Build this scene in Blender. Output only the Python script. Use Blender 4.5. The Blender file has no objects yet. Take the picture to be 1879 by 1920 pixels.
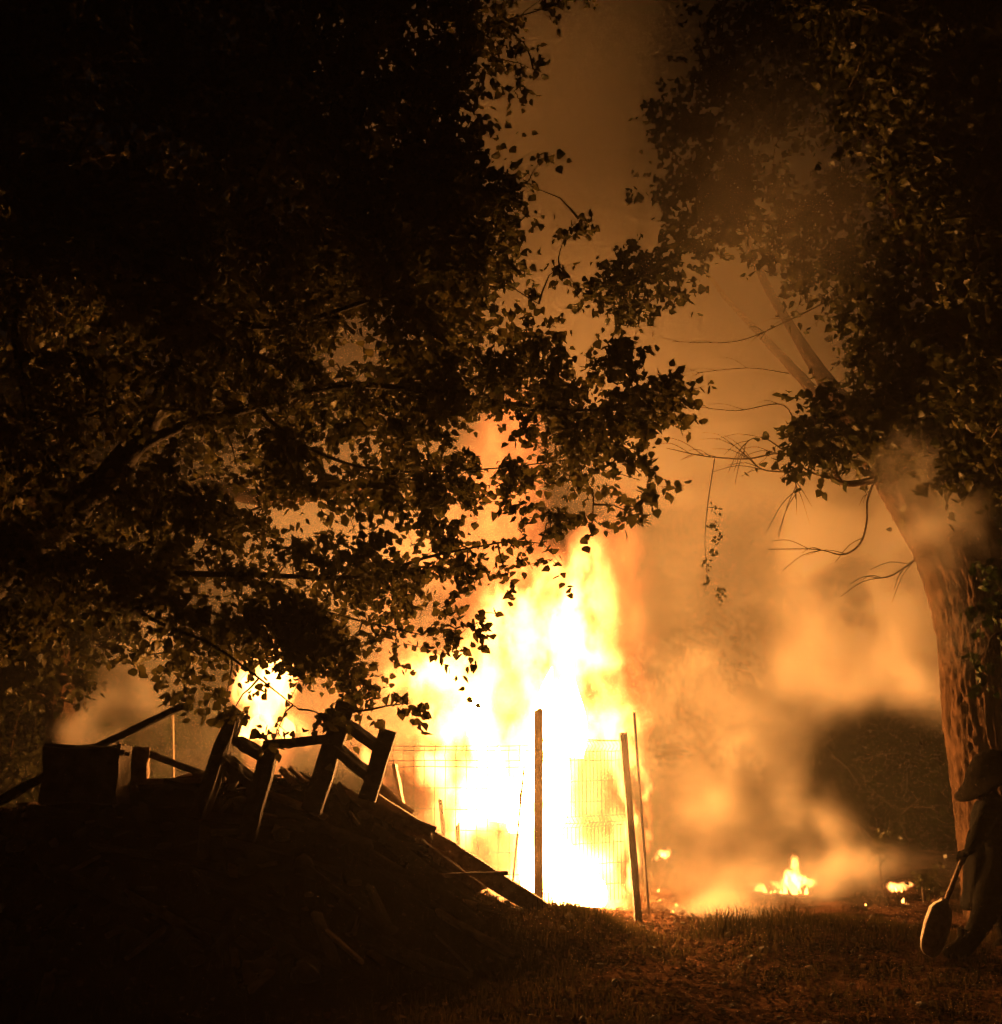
import bpy, bmesh, math, random
import numpy as np
from mathutils import Vector, Matrix, noise as mnoise

random.seed(7)
RNG = np.random.default_rng(7)
S = bpy.context.scene
C = S.collection

# ------------------------------------------------------------------ camera
FPX = 2059.0                        # focal length in photo pixels (photo 1879 x 1920)
PITCH = math.radians(12.1)
CAM_Z = 1.6
cd = bpy.data.cameras.new('camera')
cam = bpy.data.objects.new('camera', cd)
C.objects.link(cam)
cam.location = (0, 0, CAM_Z)
cam.rotation_euler = (math.radians(90) + PITCH, 0, 0)
cd.sensor_fit = 'VERTICAL'
cd.angle_y = 2 * math.atan(960 / FPX)
cd.clip_start = 0.05
cd.clip_end = 500
S.camera = cam

# ------------------------------------------------------------------ world: night sky
W = bpy.data.worlds.new('World')
S.world = W
W.use_nodes = True
nt = W.node_tree
sky = nt.nodes.new('ShaderNodeTexSky')
sky.sky_type = 'NISHITA'
sky.sun_disc = False
sky.sun_elevation = math.radians(1.0)
sky.sun_rotation = math.radians(160)
bg = nt.nodes['Background']
bg.inputs['Strength'].default_value = 0.0012
nt.links.new(sky.outputs[0], bg.inputs['Color'])

# the fire is the only light: strengths used by its flames further down
FLAME_SURFACE = 255.0               # emissive flame tongues
FLAME_VOLUME = 18.0                 # glowing gas round them
HAZE_DENSITY = 0.0010
FIRE_RGB = (1.0, 0.37, 0.08)

S.view_settings.view_transform = 'Standard'
S.view_settings.look = 'None'
S.view_settings.exposure = 0
S.view_settings.gamma = 1
S.view_settings.use_curve_mapping = False

cy = S.cycles
cy.use_denoising = True
cy.denoiser = 'OPENIMAGEDENOISE'
cy.denoising_input_passes = 'RGB_ALBEDO'
cy.use_adaptive_sampling = True
cy.adaptive_threshold = 0.03
cy.max_bounces = 5
cy.diffuse_bounces = 2
cy.glossy_bounces = 2
cy.transmission_bounces = 2
cy.transparent_max_bounces = 12
cy.volume_bounces = 2
cy.volume_step_rate = 1.0
cy.volume_max_steps = 200
cy.sample_clamp_indirect = 6
cy.caustics_reflective = False
cy.caustics_refractive = False

# ------------------------------------------------------------------ helpers
FWD = Vector((0, math.cos(PITCH), math.sin(PITCH)))
UP = Vector((0, -math.sin(PITCH), math.cos(PITCH)))
RIGHT = Vector((1, 0, 0))


def at(px, py, y):
    """world point seen at photo pixel (px,py) whose distance along +Y is y"""
    d = FWD + RIGHT * ((px - 939.5) / FPX) + UP * (-(py - 960) / FPX)
    return Vector((0, 0, CAM_Z)) + d * (y / d.y)


def mpp(y):
    return y / FPX / math.cos(PITCH) * 1.02


def link(o, parent=None):
    C.objects.link(o)
    if parent is not None:
        o.parent = parent
    return o


def tag(o, label=None, cat=None, group=None, kind=None):
    if label: o['label'] = label
    if cat: o['category'] = cat
    if group: o['group'] = group
    if kind: o['kind'] = kind
    return o


def empty(name, loc=(0, 0, 0), label=None, cat=None, group=None):
    o = bpy.data.objects.new(name, None)
    o.empty_display_size = 0.2
    o.location = loc
    link(o)
    return tag(o, label, cat, group)


def rename_free(n):
    return n


class MB:
    """collects polygons in world space, builds one mesh object"""
    def __init__(self):
        self.v = []
        self.f = []

    def add(self, verts, faces):
        b = len(self.v)
        self.v.extend([tuple(p) for p in verts])
        self.f.extend([tuple(i + b for i in f) for f in faces])

    def tube(self, pts, radii, sides=8, cap=True, wob=0.0):
        pts = [Vector(p) for p in pts]
        n = len(pts)
        rings = []
        t0 = (pts[1] - pts[0]).normalized()
        ref = Vector((0, 0, 1)) if abs(t0.z) < 0.9 else Vector((1, 0, 0))
        u = t0.cross(ref).normalized()
        for i, p in enumerate(pts):
            t = (pts[min(i + 1, n - 1)] - pts[max(i - 1, 0)]).normalized()
            u = (u - t * u.dot(t)).normalized()
            w = t.cross(u)
            r = radii[i] if hasattr(radii, '__len__') else radii
            ring = []
            for k in range(sides):
                a = 2 * math.pi * k / sides
                rr = r * (1 + wob * (random.random() - .5))
                ring.append(p + u * math.cos(a) * rr + w * math.sin(a) * rr)
            rings.append(ring)
        verts = [q for r_ in rings for q in r_]
        faces = []
        for i in range(n - 1):
            for k in range(sides):
                a = i * sides + k
                b = i * sides + (k + 1) % sides
                faces.append((a, b, b + sides, a + sides))
        if cap:
            faces.append(tuple(range(sides))[::-1])
            faces.append(tuple(range((n - 1) * sides, n * sides)))
        self.add(verts, faces)

    def box(self, a, b, w, t, roll=0.0, jag=0.0, segs=1):
        """board from a to b, width w, thickness t; broken ends by jag"""
        a, b = Vector(a), Vector(b)
        d = (b - a)
        L = d.length
        d.normalize()
        ref = Vector((0, 0, 1)) if abs(d.z) < 0.95 else Vector((0, 1, 0))
        s = d.cross(ref).normalized()
        n = s.cross(d)
        s2 = s * math.cos(roll) + n * math.sin(roll)
        n2 = -s * math.sin(roll) + n * math.cos(roll)
        m = max(2, segs + 1)
        K = 4 if jag else 1          # columns across the width
        verts, faces = [], []
        ends = [[random.uniform(-jag, jag) for _ in range(K + 1)] for _ in range(2)]
        for i in range(m):
            f = i / (m - 1)
            for j in range(K + 1):
                off = 0
                if i == 0: off = ends[0][j]
                if i == m - 1: off = ends[1][j]
                wv = (j / K - .5) * w
                if jag and 0 < i < m - 1:
                    wv *= 1 + random.uniform(-.08, .08)
                base = a + d * (L * f + off) + s2 * wv
                bend = n2 * (random.uniform(-.12, .12) * t if jag else 0)
                verts.append(base + n2 * t / 2 + bend)
                verts.append(base - n2 * t / 2 + bend)
        R = 2 * (K + 1)
        for i in range(m - 1):
            for j in range(K):
                p = i * R + 2 * j
                q = p + R
                faces.append((p, p + 2, q + 2, q))
                faces.append((p + 1, q + 1, q + 3, p + 3))
            p = i * R; q = p + R
            faces.append((p, q, q + 1, p + 1))
            p = i * R + 2 * K; q = p + R
            faces.append((p, p + 1, q + 1, q))
        for j in range(K):
            p = 2 * j
            faces.append((p, p + 1, p + 3, p + 2))
            p = (m - 1) * R + 2 * j
            faces.append((p, p + 2, p + 3, p + 1))
        self.add(verts, faces)

    def build(self, name, mat, parent=None, smooth=False, origin=None):
        me = bpy.data.meshes.new(name)
        vs = self.v
        if origin is not None:
            o_ = Vector(origin)
            vs = [tuple(Vector(p) - o_) for p in vs]
        me.from_pydata(vs, [], self.f)
        me.validate()
        if smooth:
            me.polygons.foreach_set('use_smooth', [True] * len(me.polygons))
        me.materials.append(mat)
        o = bpy.data.objects.new(name, me)
        if origin is not None:
            o.location = Vector(origin)
        link(o, parent)
        if parent is not None:
            o.matrix_parent_inverse = Matrix.Translation(parent.location).inverted()
        return o


def rawmesh(name, V, F, mat, parent=None, smooth=False):
    """fast mesh from numpy arrays (F: n x k, all of one size)"""
    me = bpy.data.meshes.new(name)
    n, k = F.shape
    me.vertices.add(len(V))
    me.vertices.foreach_set('co', np.asarray(V, dtype=np.float32).ravel())
    me.loops.add(n * k)
    me.loops.foreach_set('vertex_index', F.astype(np.int32).ravel())
    me.polygons.add(n)
    me.polygons.foreach_set('loop_start', np.arange(0, n * k, k, dtype=np.int32))
    if smooth:
        me.polygons.foreach_set('use_smooth', np.ones(n, dtype=bool))
    me.update(calc_edges=True)
    me.materials.append(mat)
    o = bpy.data.objects.new(name, me)
    link(o, parent)
    if parent is not None:
        o.matrix_parent_inverse = Matrix.Translation(parent.location).inverted()
    return o


# ------------------------------------------------------------------ materials
def newmat(name):
    m = bpy.data.materials.new(name)
    m.use_nodes = True
    return m, m.node_tree.nodes, m.node_tree.links


def pmat(name, c1, c2, scale=8.0, rough=0.8, bump=0.3, bscale=None, stretch=(1, 1, 1), spec=0.3, detail=6):
    """principled with a two colour noise and noise relief, object coordinates"""
    m, N, L = newmat(name)
    b = N['Principled BSDF']
    b.inputs['Roughness'].default_value = rough
    b.inputs['Specular IOR Level'].default_value = spec
    tc = N.new('ShaderNodeTexCoord')
    mp = N.new('ShaderNodeMapping')
    mp.inputs['Scale'].default_value = stretch
    L.new(tc.outputs['Object'], mp.inputs[0])
    nz = N.new('ShaderNodeTexNoise')
    nz.inputs['Scale'].default_value = scale
    nz.inputs['Detail'].default_value = detail
    nz.inputs['Roughness'].default_value = 0.65
    L.new(mp.outputs[0], nz.inputs['Vector'])
    cr = N.new('ShaderNodeValToRGB')
    cr.color_ramp.elements[0].position = 0.35
    cr.color_ramp.elements[1].position = 0.68
    cr.color_ramp.elements[0].color = (*c1, 1)
    cr.color_ramp.elements[1].color = (*c2, 1)
    L.new(nz.outputs['Fac'], cr.inputs[0])
    L.new(cr.outputs[0], b.inputs['Base Color'])
    if bump:
        n2 = N.new('ShaderNodeTexNoise')
        n2.inputs['Scale'].default_value = bscale or scale * 3
        n2.inputs['Detail'].default_value = 5
        L.new(mp.outputs[0], n2.inputs['Vector'])
        bp = N.new('ShaderNodeBump')
        bp.inputs['Strength'].default_value = bump
        bp.inputs['Distance'].default_value = 0.02
        L.new(n2.outputs['Fac'], bp.inputs['Height'])
        L.new(bp.outputs[0], b.inputs['Normal'])
    return m


def leafmat(name, c1, c2, trans=0.25, gloss=.03):
    m, N, L = newmat(name)
    N.remove(N['Principled BSDF'])
    out = N['Material Output']
    geo = N.new('ShaderNodeNewGeometry')
    cr = N.new('ShaderNodeValToRGB')
    cr.color_ramp.elements[0].color = (*c1, 1)
    cr.color_ramp.elements[1].color = (*c2, 1)
    L.new(geo.outputs['Random Per Island'], cr.inputs[0])
    d = N.new('ShaderNodeBsdfDiffuse')
    t = N.new('ShaderNodeBsdfTranslucent')
    g = N.new('ShaderNodeBsdfGlossy')
    g.inputs['Roughness'].default_value = 0.42
    g.inputs['Color'].default_value = (.4, .4, .4, 1)
    L.new(cr.outputs[0], d.inputs[0])
    L.new(cr.outputs[0], t.inputs[0])
    m1 = N.new('ShaderNodeMixShader')
    m1.inputs[0].default_value = trans
    L.new(d.outputs[0], m1.inputs[1])
    L.new(t.outputs[0], m1.inputs[2])
    m2 = N.new('ShaderNodeMixShader')
    m2.inputs[0].default_value = gloss
    L.new(m1.outputs[0], m2.inputs[1])
    L.new(g.outputs[0], m2.inputs[2])
    L.new(m2.outputs[0], out.inputs['Surface'])
    return m


M_BARK = pmat('bark', (.016, .010, .006), (.078, .046, .028), 9, .95, 1.0, 26, (1, 1, .45), .05)
M_BARK_DARK = pmat('dark bark', (.008, .006, .005), (.03, .022, .016), 14, .9, .6, 30)
M_TWIG = pmat('twig bark', (.04, .03, .02), (.09, .065, .045), 20, .9, .2)
M_LEAF = leafmat('poplar leaf', (.028, .03, .010), (.085, .07, .024), .35)
M_LEAF2 = leafmat('broad leaf', (.016, .020, .007), (.052, .047, .016), .3)
M_LEAF3 = leafmat('shrub leaf', (.012, .024, .007), (.035, .055, .016), .18)
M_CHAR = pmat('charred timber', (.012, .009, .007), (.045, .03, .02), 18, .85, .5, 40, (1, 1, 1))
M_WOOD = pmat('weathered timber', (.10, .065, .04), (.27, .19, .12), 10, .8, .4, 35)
M_PALE = pmat('pale timber', (.22, .17, .12), (.42, .34, .26), 8, .75, .3)
M_METAL = pmat('rusty metal', (.06, .03, .018), (.16, .08, .04), 25, .6, .2)
M_WIRE = pmat('grey wire', (.10, .08, .06), (.2, .16, .12), 30, .6, 0)
M_STONE = pmat('rubble stone', (.14, .12, .10), (.32, .27, .22), 12, .9, .5)
M_PALE_STONE = pmat('pale block', (.35, .31, .26), (.55, .5, .42), 9, .9, .3)
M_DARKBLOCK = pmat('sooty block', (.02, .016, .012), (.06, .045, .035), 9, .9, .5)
M_CLOTH = pmat('dark cloth', (.0025, .0025, .0025), (.007, .0065, .0065), 30, .95, .2, spec=.03)
M_HAT = pmat('felt hat', (.003, .0025, .002), (.008, .006, .005), 25, .95, .2, spec=.02)
M_SKIN = pmat('skin', (.12, .06, .04), (.2, .11, .07), 12, .6, .1)
M_SPADE = pmat('worn steel', (.22, .19, .16), (.46, .4, .33), 18, .45, .15)
M_LEAF4 = leafmat('woodland leaf', (.004, .007, .003), (.012, .016, .006), .1, .002)
M_GRASS = leafmat('grass blade', (.010, .010, .004), (.045, .030, .013), .5, .004)
M_LITTER = leafmat('dry leaf', (.015, .008, .005), (.09, .05, .030), .15, .004)

# ------------------------------------------------------------------ ground with the debris heap
RIDGE_PX = [(-500, 1545), (0, 1530), (120, 1505), (240, 1478), (420, 1468), (560, 1462), (640, 1470), (700, 1512),
            (760, 1566), (830, 1630), (900, 1690), (980, 1728), (1060, 1752), (1110, 1775)]
RIDGE_Y = 9.1
_rx, _rz = [], []
for p_, q_ in RIDGE_PX:
    w_ = at(p_, q_, RIDGE_Y)
    _rx.append(w_.x); _rz.append(max(w_.z, 0))
_rx += [1.3]; _rz += [0]


def sstep(a, b, x):
    t = np.clip((x - a) / (b - a), 0, 1)
    return t * t * (3 - 2 * t)


def npnoise(x, y, s, seed=0.0):
    """cheap smooth 2-D noise by summed sines, vectorised"""
    r = np.random.default_rng(int(seed * 13 + 5))
    out = np.zeros_like(x)
    for k in range(7):
        a = r.uniform(0, 2 * np.pi)
        f = s * r.uniform(.6, 1.7)
        out += np.sin((x * np.cos(a) + y * np.sin(a)) * f + r.uniform(0, 6.28))
    return out / 7 * 1.6


def height(x, y):
    x = np.asarray(x, dtype=float); y = np.asarray(y, dtype=float)
    H = np.interp(x, _rx, _rz)
    front = RIDGE_Y - .1 - (.35 + 1.25 * H)
    t_ = np.clip((y - front) / (RIDGE_Y - .1 - front), 0, 1)
    prof = (t_ * .6 + .4 * t_ * t_ * (3 - 2 * t_)) * (1 - sstep(RIDGE_Y + .25, 11.0, y))
    far_left = 1 - sstep(8, 14, -x)
    h = H * prof * (.35 + .65 * far_left)
    h = h * (1 + .04 * npnoise(x, y, 5, 2))
    # low bank between path and fire, rises right of the path
    h = h + .19 * np.exp(-(((x - 2.75) / .85) ** 2 + ((y - 9.6) / .75) ** 2))
    h = h + .17 * np.exp(-(((x - .72) / .42) ** 2 + ((y - 9.8) / .6) ** 2))
    h = h - .05 * np.exp(-(((x - 1.45 - (9 - y) * .1) / .4) ** 2)) * sstep(6, 8, y) * (1 - sstep(10.5, 12, y))
    h = h + .035 * npnoise(x, y, 2.2, 1) + .015 * npnoise(x, y, 9, 3) + .008 * npnoise(x, y, 26, 4)
    return h


def gz(x, y):
    return float(height(np.array([x]), np.array([y]))[0])


def spaced(a, b, dense_a, dense_b, fine, coarse):
    out = [a]
    while out[-1] < b:
        p = out[-1]
        if dense_a - 1e-6 <= p < dense_b:
            stp = fine
        else:
            dd = dense_a - p if p < dense_a else p - dense_b
            stp = fine + dd * coarse
            if p < dense_a:
                stp = min(max(stp, fine), max(dense_a - p, fine))
        out.append(p + stp)
    return np.array(out)


gx = spaced(-90, 90, -6, 6, .045, .18)
gy = spaced(-30, 130, 4.5, 13.5, .045, .18)
X, Y = np.meshgrid(gx, gy)
Z = height(X, Y)
nx, ny = len(gx), len(gy)
V = np.stack([X.ravel(), Y.ravel(), Z.ravel()], 1)
ii = np.arange(nx * ny).reshape(ny, nx)
F = np.stack([ii[:-1, :-1].ravel(), ii[:-1, 1:].ravel(), ii[1:, 1:].ravel(), ii[1:, :-1].ravel()], 1)
M_GROUND, N, L = newmat('bare earth')
b = N['Principled BSDF']
b.inputs['Roughness'].default_value = .95
b.inputs['Specular IOR Level'].default_value = .0
tc = N.new('ShaderNodeTexCoord')
n1 = N.new('ShaderNodeTexNoise'); n1.inputs['Scale'].default_value = 2.3; n1.inputs['Detail'].default_value = 8
n2 = N.new('ShaderNodeTexNoise'); n2.inputs['Scale'].default_value = 38; n2.inputs['Detail'].default_value = 6
cr = N.new('ShaderNodeValToRGB')
cr.color_ramp.elements[0].position = .44; cr.color_ramp.elements[0].color = (.004, .0022, .0015, 1)
cr.color_ramp.elements[1].position = .62; cr.color_ramp.elements[1].color = (.095, .050, .031, 1)
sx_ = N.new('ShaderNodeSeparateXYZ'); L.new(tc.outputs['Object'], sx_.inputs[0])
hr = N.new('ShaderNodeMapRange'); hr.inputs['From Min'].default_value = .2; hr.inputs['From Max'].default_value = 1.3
hr.inputs['To Min'].default_value = .22; hr.inputs['To Max'].default_value = 1.0      # shade painted into the colour: heap darkened, full earth tone right of it
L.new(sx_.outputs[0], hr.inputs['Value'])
heap_shade = N.new('ShaderNodeMix'); heap_shade.data_type = 'RGBA'; heap_shade.blend_type = 'MULTIPLY'; heap_shade.inputs[0].default_value = 1
mx = N.new('ShaderNodeMix'); mx.data_type = 'FLOAT'; mx.inputs[0].default_value = .5
L.new(tc.outputs['Object'], n1.inputs['Vector']); L.new(tc.outputs['Object'], n2.inputs['Vector'])
L.new(n1.outputs['Fac'], mx.inputs[2]); L.new(n2.outputs['Fac'], mx.inputs[3])
L.new(mx.outputs[0], cr.inputs[0]); L.new(cr.outputs[0], heap_shade.inputs[6]); L.new(hr.outputs[0], heap_shade.inputs[7]); L.new(heap_shade.outputs[2], b.inputs['Base Color'])
bp = N.new('ShaderNodeBump'); bp.inputs['Strength'].default_value = .8; bp.inputs['Distance'].default_value = .03
L.new(n2.outputs['Fac'], bp.inputs['Height']); L.new(bp.outputs[0], b.inputs['Normal'])
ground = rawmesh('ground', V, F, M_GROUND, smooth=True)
tag(ground, 'dark bare earth rising into a rubble heap on the left', kind='structure')

# ------------------------------------------------------------------ procedural volumes (smoke and glowing gas)
class Fd:
    """field expression inside a geometry node tree"""
    tree = None

    def __init__(self, s): self.s = s

    @staticmethod
    def _m(op, *a):
        n = Fd.tree.nodes.new('ShaderNodeMath'); n.operation = op
        for i, v in enumerate(a):
            if isinstance(v, Fd): Fd.tree.links.new(v.s, n.inputs[i])
            else: n.inputs[i].default_value = v
        return Fd(n.outputs[0])

    def __add__(s, o): return Fd._m('ADD', s, o)
    def __sub__(s, o): return Fd._m('SUBTRACT', s, o)
    def __rsub__(s, o): return Fd._m('SUBTRACT', o, s)
    def __mul__(s, o): return Fd._m('MULTIPLY', s, o)
    __rmul__ = __mul__
    __radd__ = __add__
    def max(s, o): return Fd._m('MAXIMUM', s, o)
    def min(s, o): return Fd._m('MINIMUM', s, o)
    def pow(s, o): return Fd._m('POWER', s, o)

    def smooth(s, a, b, lo=0.0, hi=1.0):
        n = Fd.tree.nodes.new('ShaderNodeMapRange'); n.interpolation_type = 'SMOOTHSTEP'
        Fd.tree.links.new(s.s, n.inputs['Value'])
        n.inputs['From Min'].default_value = a; n.inputs['From Max'].default_value = b
        n.inputs['To Min'].default_value = lo; n.inputs['To Max'].default_value = hi
        return Fd(n.outputs['Result'])


def vmath(op, a, b=None):
    n = Fd.tree.nodes.new('ShaderNodeVectorMath'); n.operation = op
    for i, v in enumerate((a, b)):
        if v is None: continue
        if isinstance(v, Fd): Fd.tree.links.new(v.s, n.inputs[i])
        else: n.inputs[i].default_value = v
    return Fd(n.outputs['Value'] if op == 'LENGTH' else n.outputs['Vector'])


def fnoise(vec, scale, detail=4, rough=.55, color=False):
    n = Fd.tree.nodes.new('ShaderNodeTexNoise')
    Fd.tree.links.new(vec.s, n.inputs['Vector'])
    n.inputs['Scale'].default_value = scale
    n.inputs['Detail'].default_value = detail
    n.inputs['Roughness'].default_value = rough
    return Fd(n.outputs['Color' if color else 'Fac'])


def blob(P, c, r, soft=1.0):
    """1 at the centre falling to 0 at radius r (per axis)"""
    d = vmath('LENGTH', vmath('DIVIDE', vmath('SUBTRACT', P, tuple(c)), tuple(r)))
    return d.smooth(1.0, 1.0 - soft, 0, 1)


def volume_object(name, lo, hi, voxel, fieldfn, mat, parent=None):
    ng = bpy.data.node_groups.new(name + ' field', 'GeometryNodeTree')
    ng.interface.new_socket('Geometry', in_out='OUTPUT', socket_type='NodeSocketGeometry')
    Fd.tree = ng
    out = ng.nodes.new('NodeGroupOutput')
    vc = ng.nodes.new('GeometryNodeVolumeCube')
    vc.inputs['Min'].default_value = lo
    vc.inputs['Max'].default_value = hi
    for ax, k in enumerate('XYZ'):
        vc.inputs['Resolution ' + k].default_value = max(8, int((hi[ax] - lo[ax]) / voxel))
    pos = ng.nodes.new('GeometryNodeInputPosition')
    D = fieldfn(Fd(pos.outputs[0]))
    ng.links.new(D.s, vc.inputs['Density'])
    sm = ng.nodes.new('GeometryNodeSetMaterial')
    sm.inputs['Material'].default_value = mat
    ng.links.new(vc.outputs[0], sm.inputs[0])
    ng.links.new(sm.outputs[0], out.inputs[0])
    vd = bpy.data.volumes.new(name)
    vd.materials.append(mat)
    o = bpy.data.objects.new(name, vd)
    link(o, parent)
    if parent is not None:
        o.matrix_parent_inverse = Matrix.Translation(parent.location).inverted()
    md = o.modifiers.new('field', 'NODES')
    md.node_group = ng
    return o


def pixblob(px, py, y, rpx, rpy, ry):
    k = mpp(y)
    c = at(px, py, y)
    return (c.x, c.y, c.z), (rpx * k, ry, rpy * k)


# --- smoke material
M_SMOKE, N, L = newmat('smoke')
N.remove(N['Principled BSDF'])
sc_ = N.new('ShaderNodeVolumePrincipled')
sc_.inputs['Color'].default_value = (.86, .84, .80, 1)
sc_.inputs['Density'].default_value = 1.0
sc_.inputs['Anisotropy'].default_value = 0.0
L.new(sc_.outputs[0], N['Material Output'].inputs['Volume'])

# smoke puffs: (px, py, depth, rpx, rpy, rdepth, amount)
PUFFS = [
    (1640, 1120, 13.0, 230, 330, 1.1, .95), (1560, 980, 13.2, 150, 150, 1.0, .8), (1700, 1240, 12.6, 130, 150, .8, 1.0),
    (1420, 1330, 13.3, 220, 260, 1.0, .22), (1310, 1560, 12.9, 230, 200, .9, .08), (1500, 1680, 12.4, 260, 90, 1.0, .5),
    (1330, 1735, 11.3, 200, 60, .6, .6), (1430, 1500, 13.4, 200, 200, .9, .2), (1620, 1640, 12.4, 240, 70, .9, .5),
    (1560, 1550, 12.4, 60, 120, .5, .6), (1260, 1150, 13.6, 180, 330, 1.0, .12), (1300, 780, 13.4, 330, 300, 1.5, .5),
    (1450, 680, 13.2, 260, 330, 1.2, .6), (1150, 350, 13.8, 460, 520, 2.2, .95), (1000, 20, 14.0, 600, 460, 2.4, 1.1),
    (1400, 250, 13.4, 300, 400, 1.5, .5), (1710, 960, 10.3, 170, 180, .4, .95), (1770, 1150, 10.25, 90, 190, .3, .45),
    (215, 1310, 12.6, 60, 90, .4, 1.6), (300, 1220, 13.4, 130, 110, .7, .5), (620, 1280, 13.8, 380, 230, 1.2, .16),
    (620, 1000, 13.8, 420, 240, 1.5, .22), (820, 880, 13.4, 260, 300, 1.2, .22), (350, 1420, 13.4, 250, 120, 1.0, .08),
    (1030, 1500, 10.35, 260, 330, .35, .20), (860, 1620, 10.2, 260, 180, .4, .25),  # wisps added before post and beam, standing in for lens glare
]
VEIL = [(1420, 330, 10.3, 360, 420, .55, .22), (1480, 560, 11.6, 330, 330, .8, .18), (1180, 480, 12.8, 480, 480, 1.6, 1.1), (1350, 900, 13.0, 380, 400, 1.3, .30), (1050, 60, 12.2, 620, 460, 1.8, 1.6),
        (620, 760, 13.2, 620, 520, 1.4, .32), (700, 1300, 13.6, 420, 200, 1.0, .10), (1560, 450, 12.8, 420, 500, 1.2, .3),
        (950, 480, 9.5, 200, 350, .5, .0)]
VEIL += [(1400, 1650, 12.6, 240, 100, 1.0, .08), (1330, 1300, 13.2, 200, 280, 1.0, .03), (1450, 1100, 12.8, 200, 300, 1.0, .15)]
HOLES = [(1662, 1455, 13.0, 172, 178, 8.0, 1.0), (1400, 1130, 12.8, 110, 200, 1.8, .45),
         (1440, 1480, 12.9, 70, 110, 1.6, .6), (1290, 1540, 12.4, 60, 80, 1.4, .4), (1300, 1450, 12.9, 75, 90, 1.8, .6)]


def smoke_field(P):
    w1 = vmath('MULTIPLY', vmath('SUBTRACT', fnoise(P, .6, 3, .55, True), (.5, .5, .5)), (2.3, 1.4, 2.3))
    w2 = vmath('MULTIPLY', vmath('SUBTRACT', fnoise(P, 2.2, 4, .6, True), (.5, .5, .5)), (.62, .5, .62))
    Q = vmath('ADD', vmath('ADD', P, w1), w2)
    D = None
    for (px, py, y, a, b_, c_, k) in PUFFS:
        cc, rr = pixblob(px, py, y, a, b_, c_)
        t = blob(Q, cc, rr, .8) * k
        D = t if D is None else D + t
    det = fnoise(vmath('MULTIPLY', Q, (1, 1, .85)), 1.25, 7, .62)
    D = D * det.smooth(.38, .62, .14, 1.6)
    for (px, py, y, a, b_, c_, k) in VEIL:
        cc, rr = pixblob(px, py, y, a, b_, c_)
        D = D + blob(P, cc, rr, .9) * k
    for (px, py, y, a, b_, c_, k) in HOLES:
        cc, rr = pixblob(px, py, y, a, b_, c_)
        D = D * (1 - blob(vmath('ADD', P, w2), cc, rr, .45) * k)
    D = D + .003
    return D.max(0.0)


smoke = volume_object('smoke', (-5.5, 9.7, -.2), (6.0, 17.0, 13.4), .078, smoke_field, M_SMOKE)
tag(smoke, 'orange lit smoke rolling round and above the blaze', kind='stuff')

# --- thin smoky air round camera and scene
M_HAZE, N, L = newmat('haze')
N.remove(N['Principled BSDF'])
hz = N.new('ShaderNodeVolumePrincipled')
hz.inputs['Color'].default_value = (.9, .88, .84, 1)
hz.inputs['Density'].default_value = HAZE_DENSITY
hz.inputs['Anisotropy'].default_value = 0.45
L.new(hz.outputs[0], N['Material Output'].inputs['Volume'])
mb = MB()
x0, x1, y0, y1, z0, z1 = -96, 96, -36, 140, -1.2, 15
mb.add([(x, y, z) for x in (x0, x1) for y in (y0, y1) for z in (z0, z1)],
       [(0, 1, 3, 2), (4, 6, 7, 5), (0, 4, 5, 1), (2, 3, 7, 6), (0, 2, 6, 4), (1, 5, 7, 3)])
tag(mb.build('haze', M_HAZE), 'thin smoky night air', None, None, 'stuff')

# --- fire
M_FLAME, N, L = newmat('burning gas')
N.remove(N['Principled BSDF'])
at_ = N.new('ShaderNodeAttribute'); at_.attribute_name = 'density'
cr = N.new('ShaderNodeValToRGB')
cr.color_ramp.elements[0].position = 0.0; cr.color_ramp.elements[0].color = (1, .195, .034, 1)
cr.color_ramp.elements[1].position = 0.7; cr.color_ramp.elements[1].color = (1, .41, .085, 1)
L.new(at_.outputs['Fac'], cr.inputs[0])
em = N.new('ShaderNodeEmission')
ml = N.new('ShaderNodeMath'); ml.operation = 'MULTIPLY'; ml.inputs[1].default_value = FLAME_VOLUME
L.new(at_.outputs['Fac'], ml.inputs[0]); L.new(ml.outputs[0], em.inputs['Strength'])
L.new(cr.outputs[0], em.inputs['Color'])
L.new(em.outputs[0], N['Material Output'].inputs['Volume'])

M_TONGUE, N, L = newmat('flame tongue')
N.remove(N['Principled BSDF'])
em = N.new('ShaderNodeEmission')
em.inputs['Color'].default_value = (*FIRE_RGB, 1)
em.inputs['Strength'].default_value = FLAME_SURFACE
L.new(em.outputs[0], N['Material Output'].inputs['Surface'])

M_SMALLFLAME, N, L = newmat('small flame')
N.remove(N['Principled BSDF'])
em = N.new('ShaderNodeEmission')
em.inputs['Color'].default_value = (1, .36, .07, 1)
em.inputs['Strength'].default_value = 8
L.new(em.outputs[0], N['Material Output'].inputs['Surface'])

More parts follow.
